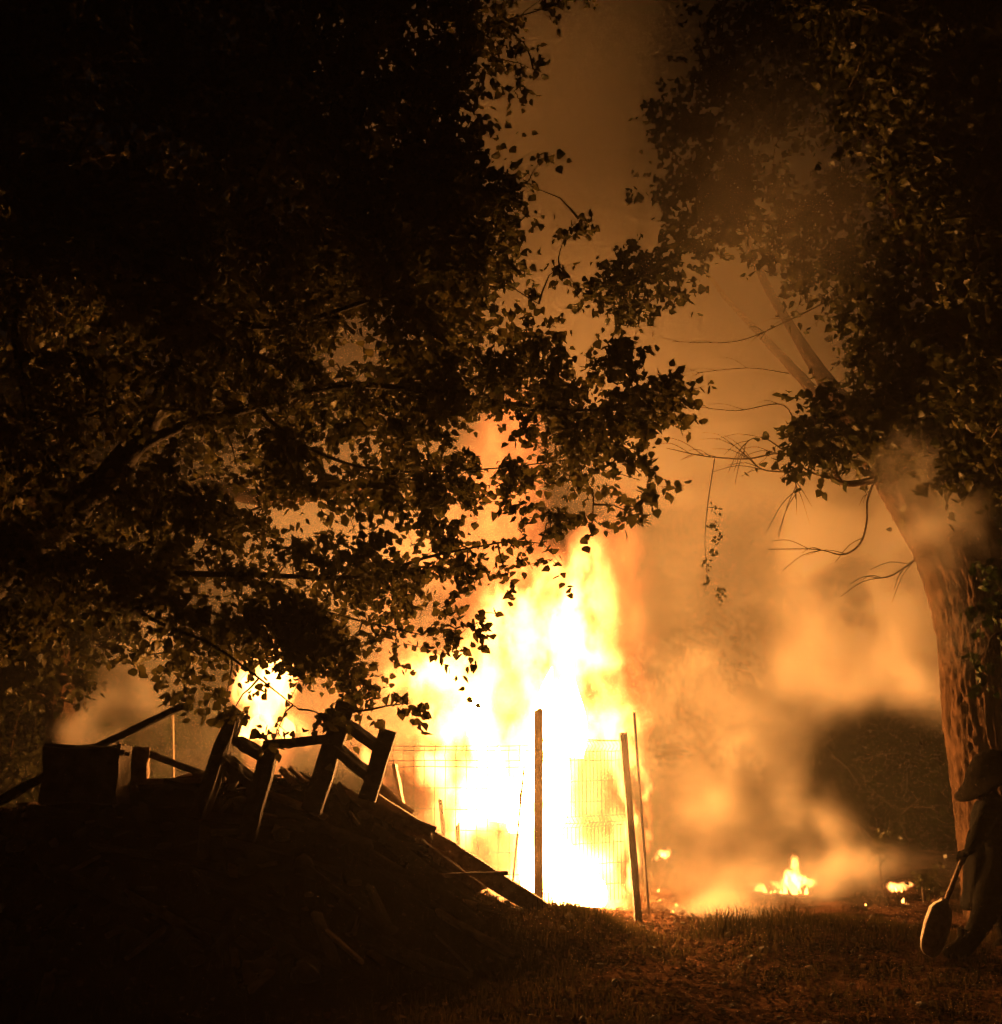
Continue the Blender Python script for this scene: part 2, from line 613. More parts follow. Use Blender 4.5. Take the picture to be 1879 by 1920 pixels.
FIRE = [  # px, py, y, rpx, rpy, ry, amount
    (1030, 1580, 12.0, 170, 170, .7, 1.0), (1010, 1400, 12.1, 190, 190, .7, .9), (1060, 1260, 12.2, 110, 170, .6, .9),
    (1105, 1120, 12.3, 72, 150, .4, .42), (1045, 1120, 12.3, 100, 100, .4, .50), (960, 1180, 12.3, 90, 70, .4, .35), (985, 1190, 12.3, 160, 110, .5, .5), (940, 1150, 12.3, 80, 90, .4, .2), (850, 1285, 12.3, 130, 85, .5, 1.0), (790, 1270, 12.3, 70, 60, .4, .5), (860, 1400, 12.2, 90, 90, .5, .7), (880, 1520, 12.1, 80, 130, .5, .7), (820, 1420, 12.2, 60, 60, .4, .3), (885, 1360, 12.2, 70, 80, .4, .6), (890, 1500, 12.1, 60, 90, .4, .6),
    (1140, 1330, 12.0, 80, 180, .5, .6), (920, 1500, 12.0, 100, 160, .5, .8), (1090, 1670, 11.8, 100, 80, .5, 1.0),
    (1110, 1040, 12.4, 36, 70, .3, .14), (980, 1110, 12.5, 110, 140, .5, .14), (800, 1390, 12.3, 120, 70, .5, .12),
    (780, 1480, 12.3, 80, 110, .5, .04), (710, 1330, 12.4, 140, 110, .6, .035), (950, 900, 12.8, 100, 220, .5, .10), (860, 1020, 12.8, 110, 130, .5, .05),
    (1165, 1140, 12.5, 75, 230, .5, .065), (820, 1130, 12.6, 170, 170, .6, .03),
    (1174, 1520, 11.25, 13, 210, .10, 1.6), (900, 1640, 12.0, 80, 70, .5, .2), (760, 1230, 12.5, 50, 70, .4, .10),
    (1210, 1520, 11.7, 7, 120, .08, .8), (905, 1660, 11.5, 6, 60, .06, 1.0), (835, 1560, 11.4, 10, 60, .06, .6),
]
COOL = [(955, 1310, 12.0, 46, 62, 2, .62), (1135, 1290, 12.0, 66, 50, 2, .60), (1118, 1500, 12.0, 48, 120, 1.5, .76),
        (868, 1430, 12.0, 36, 50, 2, .7), (1035, 1105, 12.3, 26, 40, 2, .5), (790, 1300, 12.2, 50, 26, 2, .6),
        (925, 1600, 12.0, 60, 60, 1.5, .85), (790, 1400, 12.2, 60, 24, 2, .7), (880, 1590, 12.0, 40, 40, 2, .6)]
FIRE_LEFT = [(500, 1290, 12.2, 70, 75, .4, 1.7), (522, 1245, 12.2, 34, 55, .3, 1.4), (470, 1365, 12.2, 60, 45, .35, 1.2), (540, 1370, 12.2, 60, 40, .3, .5),
             (690, 1420, 12.2, 22, 40, .2, .4), (715, 1470, 12.2, 30, 20, .2, .35), (620, 1330, 12.4, 200, 110, .4, .035), (500, 1420, 12.3, 60, 60, .3, .1)]


def fire_field(blobs, cool, k=1.0, amp=1.0, y_ref=None):
    """k: noise frequency, amp: how far the noise pulls the outline about"""
    def fn(P):
        Ps = vmath('MULTIPLY', P, (1, 1, .6))
        w1 = vmath('MULTIPLY', vmath('SUBTRACT', fnoise(Ps, 1.6 * k, 2, .5, True), (.5, .5, .5)), (.70 * amp, .5 * amp, .8 * amp))
        w2 = vmath('MULTIPLY', vmath('SUBTRACT', fnoise(Ps, 5.0 * k, 4, .6, True), (.5, .5, .5)), (.40 * amp, .3 * amp, .50 * amp))
        Q = vmath('ADD', vmath('ADD', P, w1), w2)
        D = None
        for (px, py, y, a, b_, c_, kk) in blobs:
            cc, rr = pixblob(px, py, y, a, b_, c_)
            t = blob(P if a < 16 and k == 1.0 and False else Q, cc, rr, .5) * kk
            D = t if D is None else D + t
        det = fnoise(vmath('MULTIPLY', Q, (1, 1, .5)), 3.4 * k, 5, .62)
        D = D * det.smooth(.40, .60, .05, 1.5)
        for (px, py, y, a, b_, c_, kk) in cool:
            cc, rr = pixblob(px, py, y, a, b_, c_)
            D = D * (1 - blob(vmath('ADD', P, w2), cc, rr, .4) * kk)
        return D.max(0.0)
    return fn


def tongue(mb, base, h, r, lean=(0, 0), seed=0):
    """one wavy flame tongue: teardrop tube tapering to a point"""
    rr = random.Random(seed)
    n = 9
    pts, rad = [], []
    ph = rr.uniform(0, 6.28)
    for i in range(n):
        f = i / (n - 1)
        pts.append(Vector(base) + Vector((lean[0] * f + math.sin(f * 5 + ph) * .18 * r * 2 * f, lean[1] * f, h * f)))
        rad.append(max(.004, r * (math.sin(math.pi * min(1, .22 + f * .78)) ** .9) * (1 - .35 * f)))
    mb.tube(pts, rad, 8)


fire = empty('fire', at(1030, 1715, 12.0), 'tall white hot blaze roaring behind the wooden fence post', 'fire')
gas = volume_object('glowing_gas', (-2.9, 11.0, -.1), (2.0, 13.4, 6.2), .035, fire_field(FIRE, COOL), M_FLAME, fire)
gas['kind'] = 'stuff'


def flames(parent, spec, mat, seed):
    for i, (px, pb, pt, y, rpx) in enumerate(spec):
        mb = MB()
        a = at(px, pb, y); b2 = at(px, pt, y)
        tongue(mb, a, b2.z - a.z, rpx * mpp(y), (.03, 0), seed + i)
        mb.build('flame', mat, parent, True)


flames(fire, [(1010, 1670, 1370, 12.0, 42), (935, 1540, 1400, 12.1, 26), (1070, 1705, 1570, 11.9, 40),
              (1070, 1420, 1230, 12.2, 32), (1030, 1540, 1250, 12.3, 40), (890, 1380, 1280, 12.3, 18),
              (980, 1560, 1400, 12.0, 36), (1110, 1700, 1610, 11.9, 30)], M_TONGUE, 0)
lfire = empty('fire', at(500, 1400, 12.2), 'smaller white flame rising behind the left end of the bench frame', 'fire')
volume_object('glowing_gas', (at(400, 1500, 12.2).x, 11.6, .6), (at(760, 1500, 12.2).x, 12.9, 3.2), .025, fire_field(FIRE_LEFT, [], 1.4, .6), M_FLAME, lfire)['kind'] = 'stuff'
flames(lfire, [(500, 1340, 1260, 12.2, 20), (480, 1385, 1340, 12.2, 20), (535, 1385, 1345, 12.2, 16)], M_SMALLFLAME, 20)

# ------------------------------------------------------------------ background: keeps the night closed

# leaf outlines: (along, across, lift)
LEAF8 = np.array([(0, 0, 0), (.5, 0, -.05), (1, 0, .03),
                  (.06, .34, .07), (.36, .47, .09), (.72, .22, .05),
                  (.06, -.34, .07), (.36, -.47, .09), (.72, -.22, .05)])
LEAF8_F = np.array([(0, 4, 3), (0, 1, 4), (1, 5, 4), (1, 2, 5), (0, 6, 7), (0, 7, 1), (1, 7, 8), (1, 8, 2)])
LEAF4 = np.array([(0, 0, 0), (1, 0, 0), (.35, .45, .08), (.35, -.45, .08), (.75, .2, .04), (.75, -.2, .04)])
LEAF4_F = np.array([(0, 4, 2), (0, 1, 4), (0, 3, 5), (0, 5, 1)])


def basis(A, seed_normals):
    A = A / np.linalg.norm(A, axis=1, keepdims=True)
    Nn = seed_normals - A * np.sum(A * seed_normals, axis=1, keepdims=True)
    Nn /= np.linalg.norm(Nn, axis=1, keepdims=True)
    B = np.cross(Nn, A)
    return A, B, Nn


def leaf_mesh(name, P, A, NN, size, mat, parent, tmpl=LEAF8, tf=LEAF8_F):
    A, B, Nn = basis(A, NN)
    T = tmpl
    rl = np.random.default_rng(len(P))
    wid = rl.uniform(.68, 1.25, (len(P), 1, 1)); cup = rl.uniform(-1.2, 3.4, (len(P), 1, 1))
    V = (P[:, None, :] + size[:, None, None] * (T[None, :, 0:1] * A[:, None, :] + wid * T[None, :, 1:2] * B[:, None, :]
                                                + cup * T[None, :, 2:3] * Nn[:, None, :]))
    n, k = len(P), len(T)
    F = (tf[None] + (np.arange(n) * k)[:, None, None]).reshape(-1, 3)
    return rawmesh(name, V.reshape(-1, 3), F, mat, parent)


_leaf_me = {}


def single_leaves(P, A, NN, size, mat, parent):
    """leaves as parts of their own, sharing one mesh"""
    key = mat.name
    if key not in _leaf_me:
        me = bpy.data.meshes.new('leaf')
        me.from_pydata([tuple(p) for p in LEAF8], [], [tuple(int(i) for i in f) for f in LEAF8_F])
        me.materials.append(mat)
        _leaf_me[key] = me
    A, B, Nn = basis(A, NN)
    inv = Matrix.Translation(parent.location).inverted()
    for i in range(len(P)):
        o = bpy.data.objects.new('leaf', _leaf_me[key])
        s = float(size[i])
        M = Matrix((( *A[i],), (*B[i],), (*Nn[i],))).transposed().to_4x4()
        o.matrix_world = Matrix.Translation(Vector(P[i])) @ M @ Matrix.Scale(s, 4)
        C.objects.link(o)
        o.parent = parent
        o.matrix_parent_inverse = inv


def inpoly(px, py, poly):
    poly = np.array(poly, float)
    n = len(poly)
    ins = np.zeros(px.shape, bool)
    j = n - 1
    for i in range(n):
        xi, yi = poly[i]; xj, yj = poly[j]
        c = ((yi > py) != (yj > py)) & (px < (xj - xi) * (py - yi) / (yj - yi + 1e-9) + xi)
        ins ^= c
        j = i
    return ins


def clumps_in(poly, n, y0, y1, seed=0, thresh=-.1, nscale=1 / 90., weight=None):
    """clump centres inside an outline, thinned by smooth noise so gaps stay open"""
    r = np.random.default_rng(seed)
    poly = np.array(poly, float)
    lo, hi = poly.min(0), poly.max(0)
    out = []
    tries = 0
    while len(out) < n and tries < 400:
        tries += 1
        q = r.uniform(lo, hi, (400, 2))
        ok = inpoly(q[:, 0], q[:, 1], poly) & (npnoise(q[:, 0], q[:, 1], nscale * 2.2, seed + 3) > thresh + r.uniform(-.12, .12, 400))
        if weight is not None:
            ok &= r.random(400) < weight(q[:, 0], q[:, 1])
        for a, b_ in q[ok]:
            out.append(at(a, b_, r.uniform(y0, y1)))
            if len(out) >= n: break
    return out


def foliage_points(cl, rad, twigs, per, seed, droop=.25):
    """leaf bases, axes and normals, plus twig polylines"""
    r = np.random.default_rng(seed)
    P, A, NN, TW = [], [], [], []
    for c in cl:
        R = rad * r.uniform(.7, 1.25)
        for _ in range(twigs):
            d = r.normal(size=3); d[2] = d[2] * .7 - droop * .5
            d /= np.linalg.norm(d)
            s = np.array(c) + r.normal(size=3) * R * .22
            Lg = R * r.uniform(.5, 1.15)
            bend = r.normal(size=3) * .18 * Lg + np.array([0, 0, -droop * Lg * .5])
            k = r.integers(max(3, per - 3), per + 3)
            f = np.linspace(.12, 1, k)
            pts = s + d * Lg * f[:, None] + bend * (f[:, None] ** 2)
            TW.append((s, s + d * Lg * .5 + bend * .25, s + d * Lg + bend))
            ax = d * .55 + r.normal(size=(k, 3)) * .75 + np.array([0, 0, -droop * 1.3])
            P.append(pts + r.normal(size=(k, 3)) * .018)
            A.append(ax)
            NN.append(r.normal(size=(k, 3)) + np.array([0, -.2, .5]))
    return np.concatenate(P), np.concatenate(A), np.concatenate(NN), TW


def curve_pts(pts, n=6):
    """catmull-rom through points of (Vector, radius)"""
    out = []
    P = [pts[0]] + list(pts) + [pts[-1]]
    for i in range(1, len(P) - 2):
        for k in range(n):
            t = k / n
            a = [P[i + j] for j in (-1, 0, 1, 2)]
            v = []
            for g in range(4):
                w = [(*q[0], q[1])[g] for q in a]
                v.append(.5 * (2 * w[1] + (w[2] - w[0]) * t + (2 * w[0] - 5 * w[1] + 4 * w[2] - w[3]) * t * t
                               + (-w[0] + 3 * w[1] - 3 * w[2] + w[3]) * t ** 3))
            out.append((Vector(v[:3]), max(.002, v[3])))
    out.append((Vector(pts[-1][0]), pts[-1][1]))
    return out


def limb(name, wp, mat, parent, sides=8, rough=.05, n=6):
    """wp: list of (px, py, y, radius) or (Vector, radius)"""
    pts = [(at(*w[:3]), w[3]) if len(w) == 4 else (Vector(w[0]), w[1]) for w in wp]
    c = curve_pts(pts, n)
    mb = MB()
    cc = [(p + Vector([random.gauss(0, 1) for _ in range(3)]) * r * rough, r) for p, r in c]
    mb.tube([p for p, r in cc], [r for p, r in cc], sides, wob=.12)
    mb.build(name, mat, parent, True)
    return [p for p, r in c]


def furrowed(name, wp, mat, parent, sides=220, n=30):
    """trunk whose bark is really furrowed: ridges that run along it, split and rejoin"""
    pts = [(at(*w[:3]), w[3]) if len(w) == 4 else (Vector(w[0]), w[1]) for w in wp]
    c = curve_pts(pts, n)
    n_ = len(c)
    Vs = []
    u = None
    s_len = 0
    for i, (p, r) in enumerate(c):
        t = (c[min(i + 1, n_ - 1)][0] - c[max(i - 1, 0)][0]).normalized()
        if u is None: u = t.cross(Vector((0, 1, 0))).normalized()
        u = (u - t * u.dot(t)).normalized()
        w = t.cross(u)
        if i: s_len += (p - c[i - 1][0]).length
        for k in range(sides):
            a = 2 * math.pi * k / sides
            q = Vector((math.cos(a) * 7.5, math.sin(a) * 7.5, s_len * 1.9))
            q2 = q + Vector((mnoise.noise(q * .9), mnoise.noise(q * .9 + Vector((9, 0, 0))), 0)) * .6
            v1 = mnoise.noise(q2 * 1.6)
            ridge = 1 - min(1, abs(v1) * 3.2)            # thin deep furrows
            fine = mnoise.noise(Vector((q.x * 4, q.y * 4, s_len * 14))) * .8
            crack = max(0, 1 - abs(mnoise.noise(Vector((q.x * .7, q.y * .7, s_len * 6.5)))) * 7) * .5
            big = mnoise.noise(Vector((math.cos(a), math.sin(a), s_len * .7)))
            rr = r * (1 + .05 * big) - (.042 * ridge + .018 * fine + .022 * crack) * min(1, r / .3)
            Vs.append(p + u * math.cos(a) * rr + w * math.sin(a) * rr)
    ii_ = np.arange(n_ * sides).reshape(n_, sides)
    jj = np.roll(ii_, -1, axis=1)
    F_ = np.stack([ii_[:-1].ravel(), jj[:-1].ravel(), jj[1:].ravel(), ii_[1:].ravel()], 1)
    rawmesh(name, np.array([tuple(v) for v in Vs]), F_, mat, parent, True)
    return [p for p, r in c[::4]]


def connect(cl, skeleton, mb, r0=.011):
    """join each clump to the nearest limb or already joined clump by a bent twig"""
    sk = [np.array(p) for p in skeleton]
    A = np.array(sk)
    cl = [np.array(c) for c in cl]
    order = sorted(range(len(cl)), key=lambda i: np.min(np.sum((A - cl[i]) ** 2, 1)))
    pts = A
    for i in order:
        c = cl[i]
        d = np.sum((pts - c) ** 2, 1)
        j = int(np.argmin(d))
        q = pts[j]
        Lg = math.sqrt(d[j])
        if Lg > .02:
            mid = (q + c) / 2 + RNG.normal(size=3) * Lg * .10 + np.array([0, 0, .06 * Lg])
            rr = min(.02, r0 * (.5 + Lg))
            mb.tube([q, (q + mid) / 2 + RNG.normal(size=3) * Lg * .03, mid, c], [rr, rr * .8, rr * .6, rr * .35], 4)
            pts = np.vstack([pts, mid, c])


def twig_mesh(TW, mb, every=3, r=.0028):
    for t in TW[::every]:
        mb.tube(t, [r * 1.3, r, r * .5], 3, cap=False)


def tree_foliage(parent, layers, skeleton, mat, nsingle, seed, tmpl=(LEAF8, LEAF8_F), near=True, r0=.011, maxtw=2):
    """layers: list of (clumps, clump radius, twigs, leaves per twig, leaf size)"""
    P, A, NN, SZ, allc = [], [], [], [], []
    mb = MB()
    r = np.random.default_rng(seed)
    for (cl, rad, tw, per, size) in layers:
        p, a, n_, TW = foliage_points(cl, rad, tw, per, seed + len(P))
        P.append(p); A.append(a); NN.append(n_); SZ.append(size * (.5 + .85 * r.beta(2, 2, len(p))))
        allc += cl
        twig_mesh(TW, mb, maxtw)
    connect(allc, skeleton, mb, r0)
    mb.build('twigs', M_TWIG, parent)['kind'] = 'stuff'
    P, A, NN, SZ = map(np.concatenate, (P, A, NN, SZ))
    if nsingle:
        # the leaves that show largest: nearest to the eye and inside the frame
        q = P - np.array([0, 0, CAM_Z])
        depth = q @ np.array(FWD)
        sx = q[:, 0] / depth * FPX; sy = (q @ np.array(UP)) / depth * FPX
        inside = (np.abs(sx) < 920) & (np.abs(sy) < 940)
        score = depth / SZ + np.where(inside, 0, 1e6)
        idx = np.argsort(score)
        # spread: one leaf per coarse cell first
        pick, seen = [], set()
        for i in idx:
            key = (int(sx[i] // 34), int(sy[i] // 34))
            if key in seen: continue
            seen.add(key); pick.append(i)
            if len(pick) >= nsingle: break
        pick = np.array(pick)
        single_leaves(P[pick], A[pick], NN[pick], SZ[pick], mat, parent)
        keep = np.ones(len(P), bool); keep[pick] = False
        P, A, NN, SZ = P[keep], A[keep], NN[keep], SZ[keep]
    o = leaf_mesh('foliage', P, A, NN, SZ, mat, parent, *tmpl)
    o['kind'] = 'stuff'
    return len(P)


# ------------------------------------------------------------------ left tree (front)
ltree = empty('poplar_tree', (-5.3, 8.8, 0), 'large leafy poplar overhanging the whole upper left, its leaves dark against the smoke', 'tree')
sk = []
sk += limb('trunk', [(Vector((-5.35, 8.9, -.15)), .30), (Vector((-5.2, 8.8, .8)), .25), (Vector((-4.9, 8.6, 1.9)), .2),
                     (0, 1080, 8.4, .15), (130, 965, 8.3, .12), (235, 855, 8.2, .10), (325, 700, 8.2, .075),
                     (368, 560, 8.1, .062), (425, 420, 8.1, .05), (520, 250, 8.0, .04), (610, 60, 8.0, .03), (640, -80, 8, .02)],
           M_BARK_DARK, ltree, 12)
LL = [
    [(235, 855, 8.2, .05), (340, 800, 8.1, .04), (480, 762, 8.1, .034), (650, 722, 8.0, .028), (860, 742, 7.9, .02), (1080, 770, 7.8, .013), (1240, 745, 7.8, .006)],
    [(20, 1070, 8.4, .05), (120, 1050, 8.2, .035), (230, 1072, 8.0, .028), (480, 1078, 7.9, .021), (680, 1082, 7.9, .016), (800, 1045, 7.9, .012), (950, 1015, 7.9, .006)],
    [(230, 1072, 8.0, .02), (268, 1150, 7.9, .015), (390, 1205, 7.8, .011), (470, 1260, 7.8, .008), (560, 1330, 7.8, .004)],
    [(345, 640, 8.15, .04), (400, 600, 8.1, .03), (520, 612, 8, .024), (700, 560, 7.9, .018), (900, 480, 7.9, .012), (990, 400, 7.9, .005)],
    [(425, 420, 8.1, .035), (560, 370, 8.0, .026), (720, 330, 7.9, .018), (860, 335, 7.8, .011), (940, 380, 7.8, .005)],
    [(520, 250, 8.0, .03), (640, 190, 7.9, .024), (800, 110, 7.9, .016), (920, 50, 7.9, .01), (1040, 10, 7.9, .005)],
    [(130, 965, 8.3, .05), (60, 780, 8.2, .04), (30, 600, 8.1, .03), (90, 400, 8.0, .022), (180, 220, 8.0, .012)],
    [(300, 750, 8.1, .02), (200, 770, 8.0, .014), (100, 800, 7.9, .009), (20, 830, 7.9, .005)],
    [(480, 1078, 7.9, .012), (560, 1130, 7.85, .009), (680, 1165, 7.8, .007), (790, 1190, 7.8, .004)],
    [(480, 762, 8.1, .02), (560, 830, 8.0, .014), (700, 880, 7.9, .01), (900, 880, 7.9, .006), (1080, 860, 7.9, .004)],
]
for w in LL:
    sk += limb('branch', w, M_BARK_DARK, ltree, 7)
OUT = [(-60, -40), (1050, -40), (1060, 10), (1000, 50), (930, 80), (985, 130), (900, 190), (868, 230), (880, 290), (950, 350),
       (900, 420), (900, 520), (960, 520), (975, 590), (1010, 640), (1150, 625), (1190, 690), (1270, 735), (1225, 790),
       (1210, 940), (1110, 985), (970, 1050), (890, 1130), (830, 1185), (740, 1240), (700, 1300), (600, 1300), (540, 1330), (440, 1340),
       (300, 1270), (240, 1200), (120, 1180), (-60, 1200)]
def wl(x, y):
    w = np.where(x < 860, 1.0, .75)
    w = np.where((y < 560) & (x < 820), 1.0, w)
    gap = np.exp(-(((x - 420) / 70) ** 2 + ((y - 905) / 50) ** 2)) + np.exp(-(((x - 610) / 80) ** 2 + ((y - 960) / 60) ** 2)) \
        + np.exp(-(((x - 470) / 70) ** 2 + ((y - 1040) / 40) ** 2)) + np.exp(-(((x - 930) / 70) ** 2 + ((y - 850) / 60) ** 2)) \
        + np.exp(-(((x - 900) / 90) ** 2 + ((y - 960) / 35) ** 2)) + np.exp(-(((x - 950) / 60) ** 2 + ((y - 560) / 60) ** 2)) \
        + .8 * np.exp(-(((x - 300) / 90) ** 2 + ((y - 1140) / 35) ** 2)) + .8 * np.exp(-(((x - 640) / 60) ** 2 + ((y - 1120) / 25) ** 2))
    gap = gap + np.exp(-(((x - 800) / 70) ** 2 + ((y - 1030) / 45) ** 2)) + np.exp(-(((x - 880) / 60) ** 2 + ((y - 1100) / 30) ** 2)) \
        + np.exp(-(((x - 730) / 45) ** 2 + ((y - 1240) / 40) ** 2)) + np.exp(-(((x - 500) / 60) ** 2 + ((y - 1300) / 60) ** 2)) \
        + .8 * np.exp(-(((x - 700) / 80) ** 2 + ((y - 840) / 30) ** 2)) + .7 * np.exp(-(((x - 240) / 60) ** 2 + ((y - 620) / 60) ** 2))
    return np.clip(w - 1.15 * gap, .0, 1)
UPPER = [(-60, -60), (900, -60), (880, 120), (850, 300), (900, 380), (860, 520), (600, 640), (300, 620), (-60, 520)]
SPRIGS = [at(1015, 300, 8.6), at(985, 345, 8.6), at(1085, 410, 8.5), at(1060, 440, 8.5), at(1050, 500, 8.5), at(1085, 540, 8.5),
          at(1010, 570, 8.4), at(1000, 130, 8.4), at(970, 160, 8.4), at(1045, 10, 8.0), at(1150, 640, 7.9), at(1180, 660, 7.9),
          at(1280, 728, 7.8), at(1245, 760, 7.8), at(1215, 800, 7.8), at(1205, 930, 7.9), at(1180, 960, 7.9), at(1110, 985, 7.9),
          at(950, 1080, 7.9), at(900, 1165, 7.9), at(860, 1200, 7.9), at(770, 1318, 7.8), at(430, 1345, 7.8), at(520, 1370, 7.8),
          at(620, 1350, 7.8), at(660, 1335, 7.8)]
layers = [
    (clumps_in(OUT, 430, 7.4, 8.7, 11, -.22, weight=wl), .28, 10, 11, .060),
    (clumps_in(UPPER, 300, 7.4, 9.2, 12, -.9), .34, 10, 10, .070),
    (SPRIGS, .17, 5, 6, .074),
    (clumps_in([(760, 660), (960, 640), (1150, 635), (1200, 690), (1275, 735), (1215, 800), (1205, 920), (1100, 975), (960, 960), (820, 900), (740, 760)], 46, 7.6, 8.6, 14, .05), .21, 7, 8, .066),
    (clumps_in([(780, 250), (880, 270), (955, 350), (890, 430), (880, 560), (760, 600), (700, 400)], 50, 7.7, 8.5, 15, -.6), .28, 9, 9, .072),
    (clumps_in([(330, 1130), (520, 1120), (740, 1170), (700, 1260), (560, 1250), (430, 1290), (300, 1250)], 22, 7.6, 8.3, 16, -.1, weight=wl), .22, 7, 8, .068),
    (clumps_in(OUT, 190, 8.8, 9.9, 13, -.12, weight=wl), .32, 8, 8, .074),
]
tree_foliage(ltree, layers, sk, M_LEAF, 300, 21)

# ------------------------------------------------------------------ tree behind it on the left, lit by the fire
btree = empty('poplar_tree', (at(115, 1450, 13.4).x, 13.4, 0), 'smaller poplar standing behind the block at far left, its orange lit trunk below tangled twigs', 'tree')
sk = limb('trunk', [(Vector((btree.location.x, 13.4, -.1)), .24), (118, 1400, 13.4, .20), (112, 1300, 13.4, .18), (90, 1150, 13.3, .15),
                    (60, 960, 13.2, .12), (40, 740, 13.0, .09), (60, 500, 13, .06), (120, 250, 13, .03)], M_BARK, btree, 12)
for w in [[(50, 735, 12.6, .07), (110, 690, 12.4, .055), (180, 635, 12.2, .045), (260, 570, 12.1, .03), (380, 480, 12, .015)],
          [(85, 1100, 13.3, .12), (230, 960, 13.0, .11), (370, 915, 12.8, .10), (480, 932, 12.6, .095), (600, 925, 12.6, .08), (720, 900, 12.6, .06), (860, 860, 12.6, .03)],
          [(10, 720, 12.6, .03), (60, 650, 12.3, .02), (90, 610, 12.2, .012), (60, 560, 12.1, .006)],
          [(95, 1180, 13.2, .05), (150, 1120, 12.8, .03), (220, 1110, 12.6, .02), (290, 1090, 12.5, .008)]]:
    sk += limb('branch', w, M_BARK, btree, 8)
for w in [[(110, 1330, 13.1, .012), (70, 1300, 12.8, .01), (35, 1340, 12.6, .008), (20, 1420, 12.5, .004)],
          [(110, 1310, 13.1, .012), (150, 1330, 12.8, .01), (160, 1390, 12.7, .008), (140, 1440, 12.6, .004)],
          [(30, 1200, 12.9, .012), (80, 1230, 12.7, .01), (100, 1270, 12.6, .008), (150, 1280, 12.6, .004)],
          [(0, 1310, 12.7, .01), (60, 1315, 12.7, .009), (110, 1330, 12.6, .007), (150, 1380, 12.6, .004)]]:
    limb('branch', w, M_BARK, btree, 5)
BT = [(-60, 380), (420, 420), (560, 560), (620, 700), (560, 860), (430, 860), (300, 1000), (260, 1180), (130, 1260), (-60, 1280)]
layers = [(clumps_in(BT, 150, 11.9, 13.0, 31, -.25), .42, 8, 8, .10),
          (clumps_in([(-60, 1150), (180, 1160), (210, 1250), (120, 1300), (-60, 1340)], 26, 12.0, 12.8, 32, -.6), .35, 8, 8, .08),
          (clumps_in([(420, 820), (760, 760), (900, 700), (1000, 560), (940, 430), (860, 460), (800, 640), (560, 760)], 60, 10.4, 11.2, 33, -.3), .36, 7, 8, .09)]
tree_foliage(btree, layers, sk, M_LEAF2, 120, 22)

# ------------------------------------------------------------------ right tree with the thick leaning trunk
rtree = empty('tall_tree', (at(1935, 1740, 10.9).x, 10.9, 0), 'old broad tree with a thick deeply furrowed trunk leaning into the smoke at right', 'tree')
sk = furrowed('trunk', [(Vector((rtree.location.x + .05, 10.95, -.15)), .62), (1915, 1640, 10.9, .56), (1890, 1500, 10.9, .50), (1868, 1350, 10.9, .48),
                    (1852, 1220, 10.95, .47), (1828, 1110, 11.0, .46), (1785, 1010, 11.1, .42), (1715, 920, 11.4, .34),
                    (1650, 850, 11.8, .22), (1570, 745, 12.2, .12), (1500, 640, 12.3, .065), (1430, 520, 12.4, .05), (1380, 380, 12.4, .04), (1360, 240, 12.4, .02)],
          M_BARK, rtree)
for w in [[(1670, 870, 11.7, .11), (1590, 800, 12.4, .08), (1500, 705, 12.6, .065), (1420, 620, 12.7, .05), (1350, 545, 12.7, .035), (1280, 440, 12.7, .02)],
          [(1790, 1010, 11.0, .28), (1830, 860, 10.8, .22), (1810, 640, 10.6, .16), (1700, 420, 10.6, .11), (1620, 220, 10.6, .07), (1560, 40, 10.6, .04)],
          [(1810, 640, 10.6, .10), (1870, 420, 10.4, .08), (1820, 280, 10.2, .05), (1700, 150, 10.2, .03)],
          [(1660, 860, 11.3, .08), (1655, 730, 11.5, .06), (1625, 600, 11.6, .045), (1595, 420, 11.8, .03), (1580, 300, 11.8, .02)],
          [(1600, 500, 11.6, .03), (1500, 465, 12.4, .022), (1380, 440, 12.8, .014), (1250, 400, 12.8, .006)],
          [(1450, 545, 13.1, .03), (1340, 545, 13, .02), (1240, 550, 12.9, .012), (1170, 590, 12.8, .005)],
          [(1640, 900, 11.1, .04), (1580, 905, 10.9, .03), (1560, 860, 10.8, .022), (1545, 820, 10.7, .012), (1530, 780, 10.7, .006)],
          [(1575, 900, 10.9, .014), (1520, 885, 10.8, .01), (1480, 855, 10.8, .005)],
          [(1660, 730, 11.2, .04), (1600, 770, 10.8, .03), (1530, 790, 10.6, .02), (1480, 810, 10.5, .008)]]:
    sk += limb('branch', w, M_BARK, rtree, 9)
